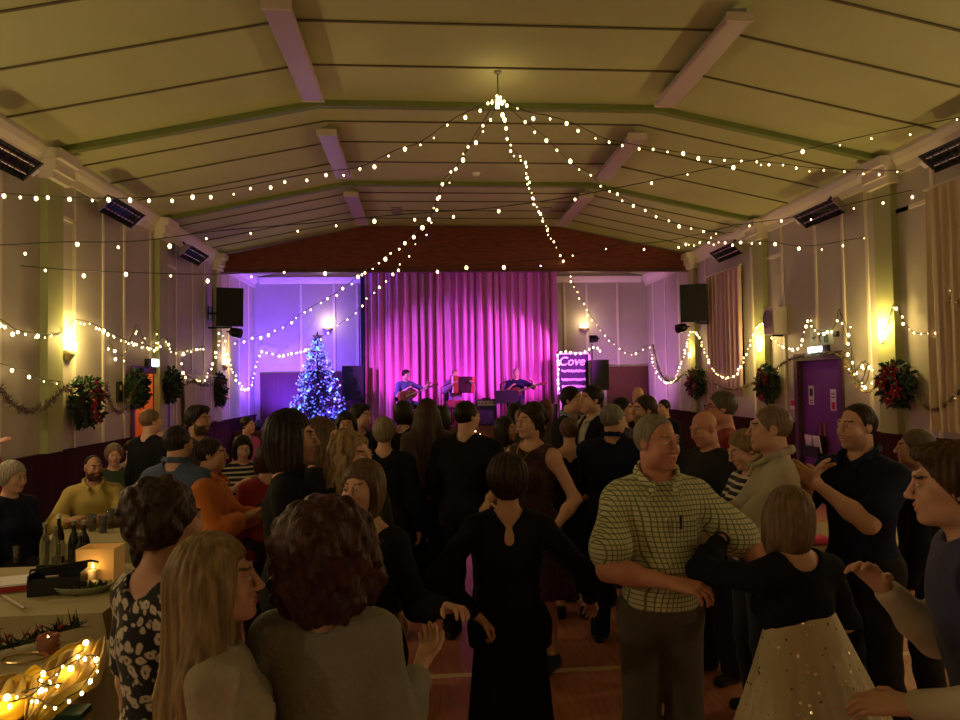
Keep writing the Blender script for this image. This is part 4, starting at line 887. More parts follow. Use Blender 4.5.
def hair_ops(style, seed=0):
    """in head coordinates: face looks along -y"""
    O = []; cutx = [-.2, -.075, -.05, -.008, .02, .2]; cutz = [.083, .083, .035, -.015, -.055, -.07]; amp = .003; fr = 90
    cr = lambda g: o_ell((0, .019+g*.5, .032), (.077+g, .097+g*.6, .091+g), .02)
    if style == 'short': O = [cr(.012)]
    elif style == 'crop': O = [cr(.007)]; amp = .0015
    elif style == 'thick': O = [cr(.02), o_ell((0, -.045, .1), (.07, .05, .035), .03)]; amp = .005
    elif style == 'balding': O = [cr(.008)]; cutz = [.2, .2, .2, .05, .045, .035]; cutx = [-.2, -.06, -.03, -.01, .03, .1]; amp = .0015
    elif style == 'receding': O = [cr(.009)]; cutz = [.118, .112, .07, -.01, -.055, -.07]; cutx = [-.2, -.06, -.035, -.005, .02, .2]; amp = .002
    elif style == 'pixie': O = [cr(.024), o_ell((0, .06, .0), (.075, .06, .085), .03)]; cutz = [.06, .06, .03, -.04, -.085, -.1]; amp = .005
    elif style == 'bob': O = [cr(.022), o_ell((0, .035, -.03), (.098, .092, .105), .04), o_ell((.075, -.005, -.05), (.032, .05, .085), .03), o_ell((-.075, -.005, -.05), (.032, .05, .085), .03)]; cutx = [-.2, -.078, -.05, -.028, -.02, .2]; cutz = [.06, .06, .05, .0, -.14, -.14]
    elif style == 'longbob': O = [cr(.024), o_ell((0, .04, -.05), (.1, .095, .14), .04), o_ell((.08, -.01, -.07), (.034, .05, .12), .03), o_ell((-.08, -.01, -.07), (.034, .05, .12), .03)]; cutx = [-.2, -.078, -.052, -.045, .2]; cutz = [.07, .07, .05, -.2, -.2]
    elif style in ('long', 'wavy'):
        O = [cr(.022), o_cone((0, .05, -.02), (0, .085, -.36), .098, .085, .04), o_cone((.04, .06, -.2), (.065, .075, -.4), .06, .028, .03), o_cone((-.04, .06, -.2), (-.06, .085, -.39), .06, .03, .03), o_cone((.078, .0, .0), (.095, .0, -.30), .034, .026, .03), o_cone((-.078, .0, .0), (-.095, .0, -.30), .034, .026, .03)]
        cutx = [-.2, -.078, -.056, -.05, .2]; cutz = [.072, .072, .055, -.6, -.6]
        if style == 'wavy': amp = .014; fr = 38
    elif style == 'longer':
        O = [cr(.022), o_cone((0, .05, -.02), (0, .1, -.36), .1, .095, .04), o_cone((0, .1, -.3), (.0, .13, -.56), .095, .05, .04)]
        for s in (-1, 1): O += [o_cone((s*.07, .02, .0), (s*.125, .05, -.22), .042, .05, .03), o_cone((s*.125, .05, -.22), (s*.13, .08, -.50), .055, .03, .03), o_cone((s*.078, .0, .0), (s*.095, .01, -.22), .034, .024, .03)]
        cutx = [-.2, -.078, -.056, -.05, .2]; cutz = [.072, .072, .055, -.8, -.8]
    elif style == 'curly': O = [o_ell((0, .03, .035), (.128, .132, .122), .03), o_ell((0, .055, -.06), (.112, .09, .085), .04), o_ell((.09, .0, -.04), (.05, .06, .08), .03), o_ell((-.09, .0, -.04), (.05, .06, .08), .03)]; cutx = [-.2, -.08, -.06, -.05, .2]; cutz = [.055, .055, .04, -.14, -.155]; amp = .011; fr = 70
    elif style == 'bun': O = [cr(.016), o_ell((0, .105, .055), (.05, .045, .05), .015)]; amp = .004
    elif style == 'updo': O = [cr(.026), o_ell((.02, .1, .05), (.075, .05, .07), .03), o_ell((-.03, .085, -.02), (.07, .055, .06), .03), o_cone((.04, .075, -.02), (.035, .07, -.15), .03, .02, .02)]; amp = .012; fr = 55; cutz = [.08, .08, .035, -.02, -.1, -.25]
    elif style == 'ponytail': O = [cr(.013), o_cone((0, .11, .03), (.02, .16, -.04), .03, .034, .02), o_cone((.02, .16, -.04), (.03, .13, -.2), .034, .014, .02)]; amp = .003; cutz = [.085, .085, .035, -.015, -.06, -.3]
    cut = o_fn(lambda q: np.where(q[..., 1] > .25, 1., (q[..., 2]-interp(q[..., 1], cutx, cutz)+.007*noise3(q, 170, 1.)+.003*np.sin(q[..., 0]*400))*.6), (-.3, -.3, -.8), (.3, .3, .3), .006, True)
    if style in ('long', 'longer', 'wavy', 'longbob', 'curly', 'bob'):     # clear the face in front, whatever the length
        cut2 = o_fn(lambda q: np.sqrt((q[..., 0]/.062)**2+((q[..., 2]+.03)/.105)**2+((q[..., 1]+.13)/.085)**2)*.06-.06, (-.07, -.22, -.14), (.07, -.04, .08), .01, True)
    else: cut2 = None
    def wrap(op):
        f = op[0]
        def g(q):
            d = f(q); th = np.arctan2(q[..., 0], q[..., 1]-.02)
            if style in ('curly', 'wavy', 'updo'): return d+amp*noise3(q, fr, seed)+amp*.5*noise3(q, fr*1.9, seed+2)
            return d+amp*np.sin(th*26+seed+q[..., 2]*6)*.7+amp*.5*noise3(q, fr, seed)
        return [g]+op[1:]
    return [wrap(o) for o in O]+[cut]+([cut2] if cut2 else [])
PEOPLE = []; HREPORT = []
def person(label, px, py, Y, rz, hair='short', hc=(.05, .03, .02), hc2=None, fem=False, skin='fair', q=2, w=1., lean=0., hyaw=0., nod=0., tilt=0., wL=None, wR=None, poleL=None, poleR=None, curl=(.5, .5), palm=(None, None), clothes=(), sit=None, beard=None, brow=None, legs=(0, 0), belly=0., H=None, group=None, hz=.9, hs=1., name='person'):
    res = {1: (.014, .0046, .0045, .0095), 2: (.018, .0065, .0065, .013), 3: (.024, .0095, .009, .018)}[q]
    # --- skeleton (metres for a body 1.75 tall, facing -y)
    pel = A([0, 0, .95 if sit is None else .56]); sx = (.168 if fem else .19)*w; Rl = Rx(lean)
    dz = pel[2]-.95
    def U(p): p = A(p, float)+[0, 0, dz]; return pel+Rl@(p-pel)
    N0 = U((0, .02, 1.455)); Hc = U((0, -.014, 1.622)); Rh = Rl@Rz(math.radians(hyaw))@Rx(math.radians(nod))@Ry(math.radians(tilt)); Hc = N0+Rl@Rx(math.radians(nod)*.4)@Rl.T@(Hc-N0)
    HQ = lambda p: Hc+Rh@(A(p, float)*hz)
    T = []
    T.append(o_ell(U((0, .012, .95)), ((.172 if fem else .165)*w, .12+belly*.5, .125), .06, Rl))
    T.append(o_ell(U((0, -.005-belly*.6, 1.1)), ((.128 if fem else .15)*w, .098+belly, .15), .06, Rl))
    T.append(o_ell(U((0, .004, 1.28)), ((.148 if fem else .172)*w, .112, .17), .06, Rl))
    if fem:
        for s in (-1, 1): T.append(o_ell(U((s*.07*w, -.088, 1.255)), (.062, .052, .06), .04, Rl))
    T.append(o_cone(U((-sx*.92, .012, 1.388)), U((sx*.92, .012, 1.388)), .052, .052, .05))
    for s in (-1, 1): T.append(o_cone(U((s*.02, .028, 1.462)), U((s*sx*.75, .015, 1.405)), .042, .048, .04))
    NK = [o_cone(U((0, .02, 1.44)), HQ((0, .022, -.055)), (.052 if fem else .06), (.05 if fem else .058), .03)]
    # --- arms
    arms = {}; hands = []
    for s, wt, pole, ci in ((1, wL, poleL, 0), (-1, wR, poleR, 1)):
        sh = U((s*sx, .012, 1.385)); wt0 = wt
        if wt is None: wt = (s*(sx+.075), -.06, .82+dz)
        else: wt = (wt[0], wt[1], wt[2])
        el, wr = ik(sh, wt, .295, .255, pole if pole is not None else (s*.55, .5, -.6))
        fd = nrm(wr-el); pn = palm[ci]
        if pn is None: pn = nrm(A([-s*1., -.1, 0.])) if abs(fd[2]) > .75 else A([-s*.5, 0, -1.])
        arms[s] = (sh, el, wr, fd, pn)
        ho, hcen = hand_ops(wr+fd*.012, fd, pn, -s if True else s, curl[ci], sc=.93 if fem else 1.03); hands.append((s, ho))
    def arm_ops(s, inf=0., t=2., k=.035):
        sh, el, wr, fd, pn = arms[s]; g = .9 if fem else 1.; O = []
        e = el if t >= 1 else sh+(el-sh)*t
        O.append(o_cone(sh, e, .052*g+min(inf, .012), (.054-(.054-.042)*min(t, 1))*g+inf*(1.1 if t < 1 else 1), k))
        if t > 1:
            m_ = el+(wr-el)*.35; z = min(t-1, 1.); e2 = el+(wr-el)*z
            O.append(o_cone(el, e2 if z < .35 else m_, .042*g+inf, .043*g+inf, k))
            if z > .35: O.append(o_cone(m_, e2, .043*g+inf, (.043-(.043-.027)*(z-.35)/.65)*g+inf, k))
        return O
    # --- legs
    L = {}
    for s in (-1, 1):
        ph = legs[0 if s > 0 else 1]; hip = A([s*.088*w, .01, pel[2]-.04])
        if sit is None: kn = hip+A([s*.012, -.44*math.sin(ph)-.01, -.44*math.cos(ph)]); an = A([s*.105*w, kn[1]+.05 + (.12*math.sin(ph) if ph > 0 else .25*math.sin(-ph)), .075])
        else: kn = A([s*.13*w, -.44, .52]); an = A([s*.12*w, -.42, .08])
        L[s] = (hip, kn, an)
    def leg_ops(inf=0., k=.035, zb=None):
        O = []
        for s in (-1, 1):
            hip, kn, an = L[s]; O += [o_cone(hip, kn, .085*(w*.5+.5)+inf, .055+inf, k), o_cone(kn, kn+(an-kn)*.35, .055+inf, .055+inf, k), o_cone(kn+(an-kn)*.35, an, .055+inf, .036+inf*1.9, k)]
        return O
    feet = []
    for s in (-1, 1):
        an = L[s][2]; feet.append([o_cone(an, an+A([0, .02, -.03]), .036, .036, .02), o_cone(an+A([0, .025, -.04]), an+A([s*.02, -.13, -.05]), .034, .024, .02)])
    # --- head
    fw_ = .96 if fem else 1.
    def E(c, r, k=.015, sub=False): return o_ell(HQ(c), A(r)*hz, k, Rh, sub)
    def K(a, b, ra, rb, k=.01, sub=False): return o_cone(HQ(a), HQ(b), ra*hz, rb*hz, k, sub)
    HD = [E((0, .018, .032), (.075*fw_, .095, .09)), E((0, -.03, -.045), (.059*fw_, .063, .072), .03), E((0, -.068, -.098), (.026*fw_, .024, .02), .025),
          E((.036, -.06, -.025), (.03, .028, .03), .02), E((-.036, -.06, -.025), (.03, .028, .03), .02), K((-.033, -.083, .033), (.033, -.083, .033), .009 if fem else .0125, .009 if fem else .0125, .016)]
    if not fem: HD += [E((.052, -.02, -.07), (.018, .035, .03), .03), E((-.052, -.02, -.07), (.018, .035, .03), .03)]
    for s in (-1, 1): HD.append(E((s*.031, -.107, .010), (.019, .017, .012), .012, True))
    for s in (-1, 1): HD.append(E((s*.031, -.0835, .010), (.0135, .0125, .0125), .003))
    HD += [K((0, -.09, .02), (0, -.112, -.024), .0075, .0105, .012), E((0, -.113, -.028), (.012, .011, .010), .008)]
    for s in (-1, 1): HD.append(E((s*.013, -.102, -.031), (.008, .010, .008), .006))
    HD += [K((-.02, -.089, -.058), (.02, -.089, -.058), .007, .007, .006), K((-.004, -.096, -.056), (.004, -.096, -.056), .006, .006, .008), K((-.016, -.090, -.070), (.016, -.090, -.070), .008, .008, .006), K((-.024, -.096, -.064), (.024, -.096, -.064), .0022, .0022, .004, True)]
    for s in (-1, 1): HD += [E((s*.078*fw_, .012, .0), (.009, .02, .032), .012), E((s*.088*fw_, .006, .003), (.005, .011, .018), .004, True)]
    body = T+NK+[o for s in (-1, 1) for o in arm_ops(s)]+leg_ops()+[o for f_ in feet for o in f_]
    allops = body+HD+[o for _, ho in hands for o in ho]
    # --- body mesh: one surface, finer round the head and hands
    vs, fs = [], []; off = 0; holes = []
    hb = (HQ((0, 0, 0))-A([.135, .15, .15])*hz, HQ((0, 0, 0))+A([.135, .15, .15])*hz)
    fine = [(hb[0], hb[1], res[1])]
    for s, ho in hands: a, b = bounds(ho, .012); fine.append((a, b, res[2]))
    lo, hi = bounds(body+HD); V, Fc = snets(evalf(allops, lo, hi, res[0]), lo, res[0], [(a+res[0]*1.2, b-res[0]*1.2) for a, b, _ in fine])
    vs.append(V); fs.append(Fc); off += len(V)
    for a, b, h in fine:
        V, Fc = snets(evalf(allops, a, b, h), a, h); vs.append(V); fs.append(Fc+off); off += len(V)
    V = np.concatenate(vs); Fc = np.concatenate(fs)
    base = A(SK[skin]); col = np.tile(base, (len(V), 1)); hq = (V-Hc)@Rh/hz; x, y, z = hq[:, 0], hq[:, 1], hq[:, 2]; front = (y < -.05)
    head = (np.abs(x) < .12) & (np.abs(y) < .14) & (np.abs(z) < .14)
    br = A(brow if brow else tuple(c*.8 for c in hc))
    if beard is not None:
        bz = interp(y, [-.2, -.085, -.06, -.01, .0], [-.042, -.042, -.05, -.02, .02]); mm = head & (z < bz) & (y < -.005) & (z > -.135); col[mm] = col[mm]*(1-beard[1])+A(beard[0])*beard[1]
    lip = front & (np.abs(x) < .024-.25*np.abs(z+.064)) & (z < -.051) & (z > -.079) & (y < -.086); col[lip] = base*A([.9, .66, .66]) if not fem else base*A([.9, .5, .52])
    for s in (-1, 1):
        dx = x-s*.031; eye = front & ((dx/.0135)**2+((z-.010)/.0058)**2 < 1) & (y < -.08); col[eye] = (.62, .6, .56)
        iris = eye & (dx**2+(z-.010)**2 < .0054**2); col[iris] = (.05, .035, .025)
        lid = front & ((dx/.016)**2+((z-.0105)/.0085)**2 < 1) & ~eye & (y < -.078); col[lid] = base*.72
        bw = front & (np.abs(dx-s*.003) < .02) & (np.abs(z-.037+.10*s*dx+.22*np.abs(dx-s*.004)) < (.0034 if fem else .0044)) & (y < -.06); col[bw] = br
    # --- scale and place: the top of the head sits on its sight line
    top = HQ((0, .018, .122)); ang = math.radians(rz); ca, sa = math.cos(ang), math.sin(ang)
    tp = onY(px, py, Y)
    s_ = (tp.z/top[2]) if H is None else H/1.75
    zb = 0. if H is None else tp.z-top[2]*s_
    tx, ty = top[0]*s_*ca-top[1]*s_*sa, top[0]*s_*sa+top[1]*s_*ca
    for _ in range(2): tp = onY(px, py, Y)
    locx, locy = tp.x-tx, Y-ty
    HREPORT.append((label[:40], round(1.75*s_, 2), round(zb, 2)))
    o = mk_mesh(name, V*s_, Fc, m_skin, col=col); o.location = (locx, locy, zb); o.rotation_euler = (0, 0, ang)
    tag(o, label, 'person', group)
    # --- hair
    if hair:
        ho = hair_ops(hair, len(PEOPLE)*1.3); a, b = bounds(ho, .03); h = {1: .0052, 2: .0075, 3: .011}[q]
        V, Fc = snets(evalf(ho, a, b, h), a, h); mk_mesh('hair', (((V-A([0, .01, .03]))*hs+A([0, .01, .03]))*hz@Rh.T+Hc)*s_, Fc, hairmat(tuple(hc), hc2), o)
    # --- clothes
    hh = res[3]
    def torso(inf): 
        O = []
        for f, a, b, k, sub in T:
            O.append([(lambda P, f=f: f(P)-inf), a-inf, b+inf, k, sub])
        return O
    def emit(nm, ops, m, h=None, parent=o):
        a, b = bounds(ops, .02); V, Fc = snets(evalf(ops, a, b, h or hh), a, h or hh)
        return mk_mesh(nm, V*s_, Fc, m, parent) if len(Fc) else None
    def zcut(z0, up):      # keep above (up) or below a level of the unbent body
        def f(P):
            z = ((P-pel)@Rl)[..., 2]+pel[2]; return (z-z0) if up else (z0-z)
        return o_fn(f, (-2, -2, -1), (2, 2, 3), 0, True)
    def necks(g):
        O = []; nr = g.get('neck', .068)
        O.append(o_cone(U((0, .03, 1.455+.02)), U((0, -.0, 1.62)), nr, nr+.03, .012, True))
        if g.get('back'): O.append(o_cone(U((0, .12, 1.48)), U((0, .12, 1.48-g['back'])), .05, .03, .01, True))
        v = g.get('v', 0)
        if v: O.append(o_cone(U((0, -.085, 1.49)), U((0, -.14, 1.44-v)), g.get('vw', .055), .006, .01, True))
        return O
    for g in clothes:
        kind = g['kind']; m = g['m']; inf = g.get('inf', .014)
        if kind == 'top':
            O = torso(inf); sl = g.get('sleeve', .6)
            if sl > 0:
                for s in (-1, 1): O += arm_ops(s, inf+g.get('loose', .004), sl)
            if sit is None and g.get('hem', .9) < .86: O += [[(lambda P, f=f: f(P)-inf), a-inf, b+inf, k, sub] for f, a, b, k, sub in leg_ops(inf)[::3]]
            O += necks(g)
            if g.get('folds', 1): 
                fp = len(PEOPLE)*.9
                O0 = O; O = []
                for op in O0:
                    if op[4]: O.append(op)
                    else: O.append([(lambda P, f=op[0]: f(P)+.0028*np.sin(P[..., 2]*38+P[..., 0]*21+fp)*np.sin(P[..., 0]*17-P[..., 2]*9+fp*2))]+op[1:])
            O.append(zcut(g.get('hem', .9)+dz, True))
            if sl == 0:
                for s in (-1, 1):
                    c = U((s*(sx+.035), .012, 1.385)); O.append(o_ell(c, (.078, .12, .1), 0, None, True))
            if g.get('open'):    # front opening of a jacket
                O.append(o_fn(lambda P: np.maximum(np.abs(((P-pel)@Rl)[..., 0])-g['open'], ((P-pel)@Rl)[..., 1]+.02), (-.12, -.4, .5), (.12, 0, 1.6), 0, True))
            oo = emit(g.get('name', 'shirt'), O, m)
            if g.get('collar'):
                cm = g.get('cm', m); O = []
                for s in (-1, 1):
                    pts = [(0, .092, 1.535), (s*.055, .072, 1.532), (s*.082, .018, 1.518), (s*.074, -.045, 1.488), (s*.04, -.098, 1.45)]
                    for a, b in zip(pts[:-1], pts[1:]):
                        for dz_, ro in ((0, .0), (-.018, .012)): 
                            a2 = A(a)*[1+ro*6, 1+ro*6, 1]+[0, 0, dz_]; b2 = A(b)*[1+ro*6, 1+ro*6, 1]+[0, 0, dz_]; O.append(o_cone(U(a2), U(b2), .0085, .0085, .012))
                    O.append(o_cone(U((s*.045, -.098, 1.452)), U((s*.068, -.118, 1.402)), .010, .006, .012))
                emit('collar', O, cm, .007 if q == 1 else .01, parent=oo)
            if g.get('buttons'):
                for i in range(5):
                    c = U((0, -.0, 1.33-.085*i)); d = nrm(Rl@A([0, -1, 0])); lo_ = 0.05
                    while lo_ < .3 and min(float(op[0]((c+d*lo_)[None])[0]) for op in torso(inf)) < 0: lo_ += .004
                    MB().ball(Vector((c+d*lo_)*s_), .006*s_, 8).build('button', m_whitep, oo, smooth=True)
            if g.get('pocket'):
                c = U((.085*w, -.118, 1.27)); b_ = MB().box(Vector(c*s_), (.1*s_, .012*s_, .11*s_), M=Matrix((Rl@Rz(.3)).tolist()), bev=.004); pk = b_.build('pocket', m, oo)
                MB().tube([Vector((c+A([-.02, -.012, .02]))*s_), Vector((c+A([-.02, -.012, .075]))*s_)], .0045*s_, 6).build('pen', m_black, pk)
        elif kind == 'trousers':
            O = leg_ops(inf+.004)+[[(lambda P, f=f: f(P)-inf), a-inf, b+inf, k, sub] for f, a, b, k, sub in T[:1]]
            if sit is None: O.append(o_fn(lambda P: P[..., 2]-1.03, (-1, -1, .9), (1, 1, 2), 0, True) if False else zcut_top(1.03))
            emit('trousers', O, m)
            if g.get('belt'):
                O = [[(lambda P, f=T[0][0]: f(P)-inf-.006), T[0][1]-.03, T[0][2]+.03, .03, False], [(lambda P, f=T[1][0]: f(P)-inf-.006), T[1][1]-.03, T[1][2]+.03, .06, False], zcut(1.0, True), zcut_top(1.035)]
                emit('belt', O, m_black)
        elif kind in ('skirt', 'dress_skirt'):
            z1, z0, r1, r0 = g.get('z1', 1.06), g.get('z0', .5), g.get('r1', .14), g.get('r0', .24); npl = g.get('pleats', 14); pa = g.get('pa', .03); ex = g.get('ex', .72)
            sw = A(g.get('sway', (0, 0)), float)
            def f(P):
                t = np.clip((z1-P[..., 2])/(z1-z0), 0, 1); X = P[..., 0]-sw[0]*t; Yv = (P[..., 1]-.005-sw[1]*t)
                e_ = ex+(g.get('ex2', ex)-ex)*t; th = np.arctan2(Yv/e_, X); R = r1+(r0-r1)*(t**g.get('pw', .8)); R = R*(1+pa*t*np.sin(npl*th)+pa*.6*t*np.sin(npl*.5*th+1.3))
                d = (np.sqrt(X*X+(Yv/e_)**2)-R)*.75; return np.maximum(np.maximum(d, P[..., 2]-z1), z0-P[..., 2])
            mx = r0*1.15+abs(sw).max()
            emit(g.get('name', 'skirt'), [o_fn(f, (-mx, -mx, z0), (mx, mx, z1))]+([] if not g.get('hips') else [[(lambda P, f_=T[0][0]: f_(P)-inf), T[0][1]-.03, T[0][2]+.03, .06, False]]), m, g.get('h', hh))
        elif kind == 'shoes':
            for f_ in feet:
                O = [[(lambda P, f=a[0]: f(P)-.012), a[1]-.012, a[2]+.012, a[3], a[4]] for a in f_]; O.append(o_fn(lambda P: P[..., 2], (-2, -2, -.5), (2, 2, .2), 0, True)); emit('shoe', O, m, .012 if q < 3 else .018)
    PEOPLE.append(o)
    o['_'] = 0; del o['_']
    info = dict(obj=o, s=s_, arms=arms, HQ=HQ, U=U, Rh=Rh, Rl=Rl)
    return info
def zcut_top(z0): return o_fn(lambda P: z0-P[..., 2], (-2, -2, -1), (2, 2, 3), 0, True)
def world(info, p):      # a point of the figure's own space, in the hall
    o = info['obj']; v = Matrix.Rotation(o.rotation_euler[2], 3, 'Z') @ Vector([float(a)*info['s'] for a in p]); return v+o.location
# ------------------------------------------------------------------ cloth
c_blk = cloth('black jersey', (.009, .009, .010), sheen=0, spec=.12); c_blk2 = cloth('black fine knit', (.011, .011, .013), sheen=0, spec=.12); c_navy = cloth('navy cotton', (.012, .016, .042), sheen=0, spec=.15)
c_navy2 = cloth('dark navy suiting', (.010, .012, .032), sheen=0, spec=.12); c_dark = cloth('charcoal cloth', (.022, .021, .022), sheen=0, spec=.15); c_jean = cloth('dark denim', (.02, .03, .06)); c_brown = cloth('dark brown cloth', (.05, .03, .02))
c_grey = cloth('grey brown trousers', (.10, .085, .06)); c_olive = cloth('olive grey knit', (.25, .245, .19), bump=.3, bscale=60); c_beige = cloth('beige knit', (.38, .33, .23), bump=.3, bscale=60)
c_orange = cloth('orange shirt cotton', (.52, .15, .025)); c_blue = cloth('blue denim jacket', (.05, .085, .17)); c_yel = cloth('mustard shirt', (.50, .38, .10)); c_red = cloth('red wool', (.30, .025, .03)); c_pink = cloth('magenta cloth', (.5, .06, .28))
c_white = cloth('white cotton', (.62, .58, .5)); c_cream = cloth('cream cotton', (.55, .48, .36)); c_stone = cloth('stone linen shirt', (.40, .35, .24), bump=.25); c_gilet = cloth('navy quilted gilet', (.03, .035, .10)); c_grn = cloth('dark green fleece', (.03, .05, .025)); c_mauve = cloth('mauve grey knit', (.16, .11, .12)); c_tan = cloth('tan knit', (.3, .2, .13))
c_shoe = cloth('black shoe leather', (.015, .012, .01), rough=.4)
def checked():
    m = cloth('green check shirt', (.55, .57, .34)); nt, b = nodes(m)
    tc = nt.nodes.new('ShaderNodeTexCoord'); sp = nt.nodes.new('ShaderNodeSeparateXYZ'); nt.links.new(tc.outputs['Object'], sp.inputs[0])
    def lines(sock, f, wd):
        a = nt.nodes.new('ShaderNodeMath'); a.operation = 'MULTIPLY'; a.inputs[1].default_value = f; nt.links.new(sock, a.inputs[0])
        fr = nt.nodes.new('ShaderNodeMath'); fr.operation = 'FRACT'; nt.links.new(a.outputs[0], fr.inputs[0])
        g = nt.nodes.new('ShaderNodeMath'); g.operation = 'LESS_THAN'; g.inputs[1].default_value = wd; nt.links.new(fr.outputs[0], g.inputs[0]); return g.outputs[0]
    xy = nt.nodes.new('ShaderNodeMath'); xy.operation = 'MULTIPLY_ADD'; nt.links.new(sp.outputs[1], xy.inputs[0]); xy.inputs[1].default_value = .8; nt.links.new(sp.outputs[0], xy.inputs[2])
    s = nt.nodes.new('ShaderNodeMath'); s.operation = 'MAXIMUM'; nt.links.new(lines(xy.outputs[0], 50, .24), s.inputs[0]); nt.links.new(lines(sp.outputs[2], 50, .24), s.inputs[1])
    mx = nt.nodes.new('ShaderNodeMix'); mx.data_type = 'RGBA'; nt.links.new(s.outputs[0], mx.inputs[0]); mx.inputs[6].default_value = (.62, .63, .40, 1); mx.inputs[7].default_value = (.17, .19, .07, 1)
    nt.links.new(mx.outputs[2], b.inputs['Base Color']); return m
def striped():
    m = cloth('navy white stripe', (.1, .1, .1)); nt, b = nodes(m); tc = nt.nodes.new('ShaderNodeTexCoord'); sp = nt.nodes.new('ShaderNodeSeparateXYZ'); nt.links.new(tc.outputs['Object'], sp.inputs[0])
    a = nt.nodes.new('ShaderNodeMath'); a.operation = 'MULTIPLY'; a.inputs[1].default_value = 26; nt.links.new(sp.outputs[2], a.inputs[0]); fr = nt.nodes.new('ShaderNodeMath'); fr.operation = 'FRACT'; nt.links.new(a.outputs[0], fr.inputs[0])
    r = nt.nodes.new('ShaderNodeValToRGB'); r.color_ramp.interpolation = 'CONSTANT'; r.color_ramp.elements[0].color = (.015, .015, .035, 1); r.color_ramp.elements[1].position = .62; r.color_ramp.elements[1].color = (.6, .55, .42, 1); nt.links.new(fr.outputs[0], r.inputs[0]); nt.links.new(r.outputs[0], b.inputs['Base Color']); return m
def floral():
    m = cloth('black white floral', (.1, .1, .1)); nt, b = nodes(m); tc = nt.nodes.new('ShaderNodeTexCoord')
    n = nt.nodes.new('ShaderNodeTexNoise'); n.inputs['Scale'].default_value = 14; mxv = nt.nodes.new('ShaderNodeMix'); mxv.data_type = 'VECTOR'; mxv.inputs[0].default_value = .06
    nt.links.new(tc.outputs['Object'], n.inputs['Vector']); nt.links.new(tc.outputs['Object'], mxv.inputs[4]); nt.links.new(n.outputs['Color'], mxv.inputs[5])
    v = nt.nodes.new('ShaderNodeTexVoronoi'); v.inputs['Scale'].default_value = 34; nt.links.new(mxv.outputs[1], v.inputs['Vector'])
    r = nt.nodes.new('ShaderNodeValToRGB'); e = r.color_ramp.elements; e[0].position = .0; e[0].color = (.12, .1, .07, 1); e[1].position = 1; e[1].color = (.012, .012, .015, 1)
    for p, c in ((.12, (.15, .13, .1)), (.2, (.62, .57, .45)), (.42, (.58, .54, .42)), (.52, (.012, .012, .015))): q = e.new(p); q.color = (*c, 1)
    nt.links.new(v.outputs['Distance'], r.inputs[0]); nt.links.new(r.outputs[0], b.inputs['Base Color']); return m
def sequin():
    m = cloth('gold tulle with sequins', (.46, .38, .20), sheen=.3); nt, b = nodes(m); tc = nt.nodes.new('ShaderNodeTexCoord')
    v = nt.nodes.new('ShaderNodeTexVoronoi'); v.inputs['Scale'].default_value = 55; nt.links.new(tc.outputs['Object'], v.inputs['Vector'])
    g = nt.nodes.new('ShaderNodeMath'); g.operation = 'LESS_THAN'; g.inputs[1].default_value = .28; nt.links.new(v.outputs['Distance'], g.inputs[0])
    sp = nt.nodes.new('ShaderNodeSeparateColor'); nt.links.new(v.outputs['Color'], sp.inputs[0]); g2 = nt.nodes.new('ShaderNodeMath'); g2.operation = 'LESS_THAN'; g2.inputs[1].default_value = .22; nt.links.new(sp.outputs[0], g2.inputs[0])
    mm = nt.nodes.new('ShaderNodeMath'); mm.operation = 'MULTIPLY'; nt.links.new(g.outputs[0], mm.inputs[0]); nt.links.new(g2.outputs[0], mm.inputs[1])
    nt.links.new(mm.outputs[0], b.inputs['Metallic']); mx = nt.nodes.new('ShaderNodeMix'); mx.data_type = 'RGBA'; nt.links.new(mm.outputs[0], mx.inputs[0]); mx.inputs[6].default_value = (.56, .48, .29, 1); mx.inputs[7].default_value = (1, .85, .5, 1); nt.links.new(mx.outputs[2], b.inputs['Base Color'])
    rg = nt.nodes.new('ShaderNodeMapRange'); nt.links.new(mm.outputs[0], rg.inputs[0]); rg.inputs[3].default_value = .8; rg.inputs[4].default_value = .25; nt.links.new(rg.outputs[0], b.inputs['Roughness'])
    nn = nt.nodes.new('ShaderNodeVectorMath'); nn.operation = 'SUBTRACT'; nt.links.new(v.outputs['Color'], nn.inputs[0]); nn.inputs[1].default_value = (.5, .5, .5)
    sc = nt.nodes.new('ShaderNodeVectorMath'); sc.operation = 'SCALE'; nt.links.new(nn.outputs[0], sc.inputs[0]); ms = nt.nodes.new('ShaderNodeMath'); ms.operation = 'MULTIPLY'; ms.inputs[1].default_value = 1.3; nt.links.new(mm.outputs[0], ms.inputs[0]); nt.links.new(ms.outputs[0], sc.inputs['Scale'])
    ge = nt.nodes.new('ShaderNodeNewGeometry'); ad = nt.nodes.new('ShaderNodeVectorMath'); nt.links.new(ge.outputs['Normal'], ad.inputs[0]); nt.links.new(sc.outputs[0], ad.inputs[1]); no = nt.nodes.new('ShaderNodeVectorMath'); no.operation = 'NORMALIZE'; nt.links.new(ad.outputs[0], no.inputs[0]); nt.links.new(no.outputs[0], b.inputs['Normal'])
    return m
c_chk, c_str, c_flo, c_seq = checked(), striped(), floral(), sequin()
c_lace = cloth('dark wine lace', (.028, .012, .014), bump=.8, bscale=45., col2=(.07, .02, .025), vscale=35)
def top(m, **k): return dict(kind='top', m=m, **k)
def trou(m=c_dark, **k): return dict(kind='trousers', m=m, **k)
def skirt(m, **k): return dict(kind='skirt', m=m, **k)
SH = dict(kind='shoes', m=c_shoe)
DK, BR, LB, GR, BL, AU = (.012, .008, .006), (.05, .028, .015), (.16, .10, .05), (.16, .14, .11), (.26, .17, .08), (.024, .009, .006)
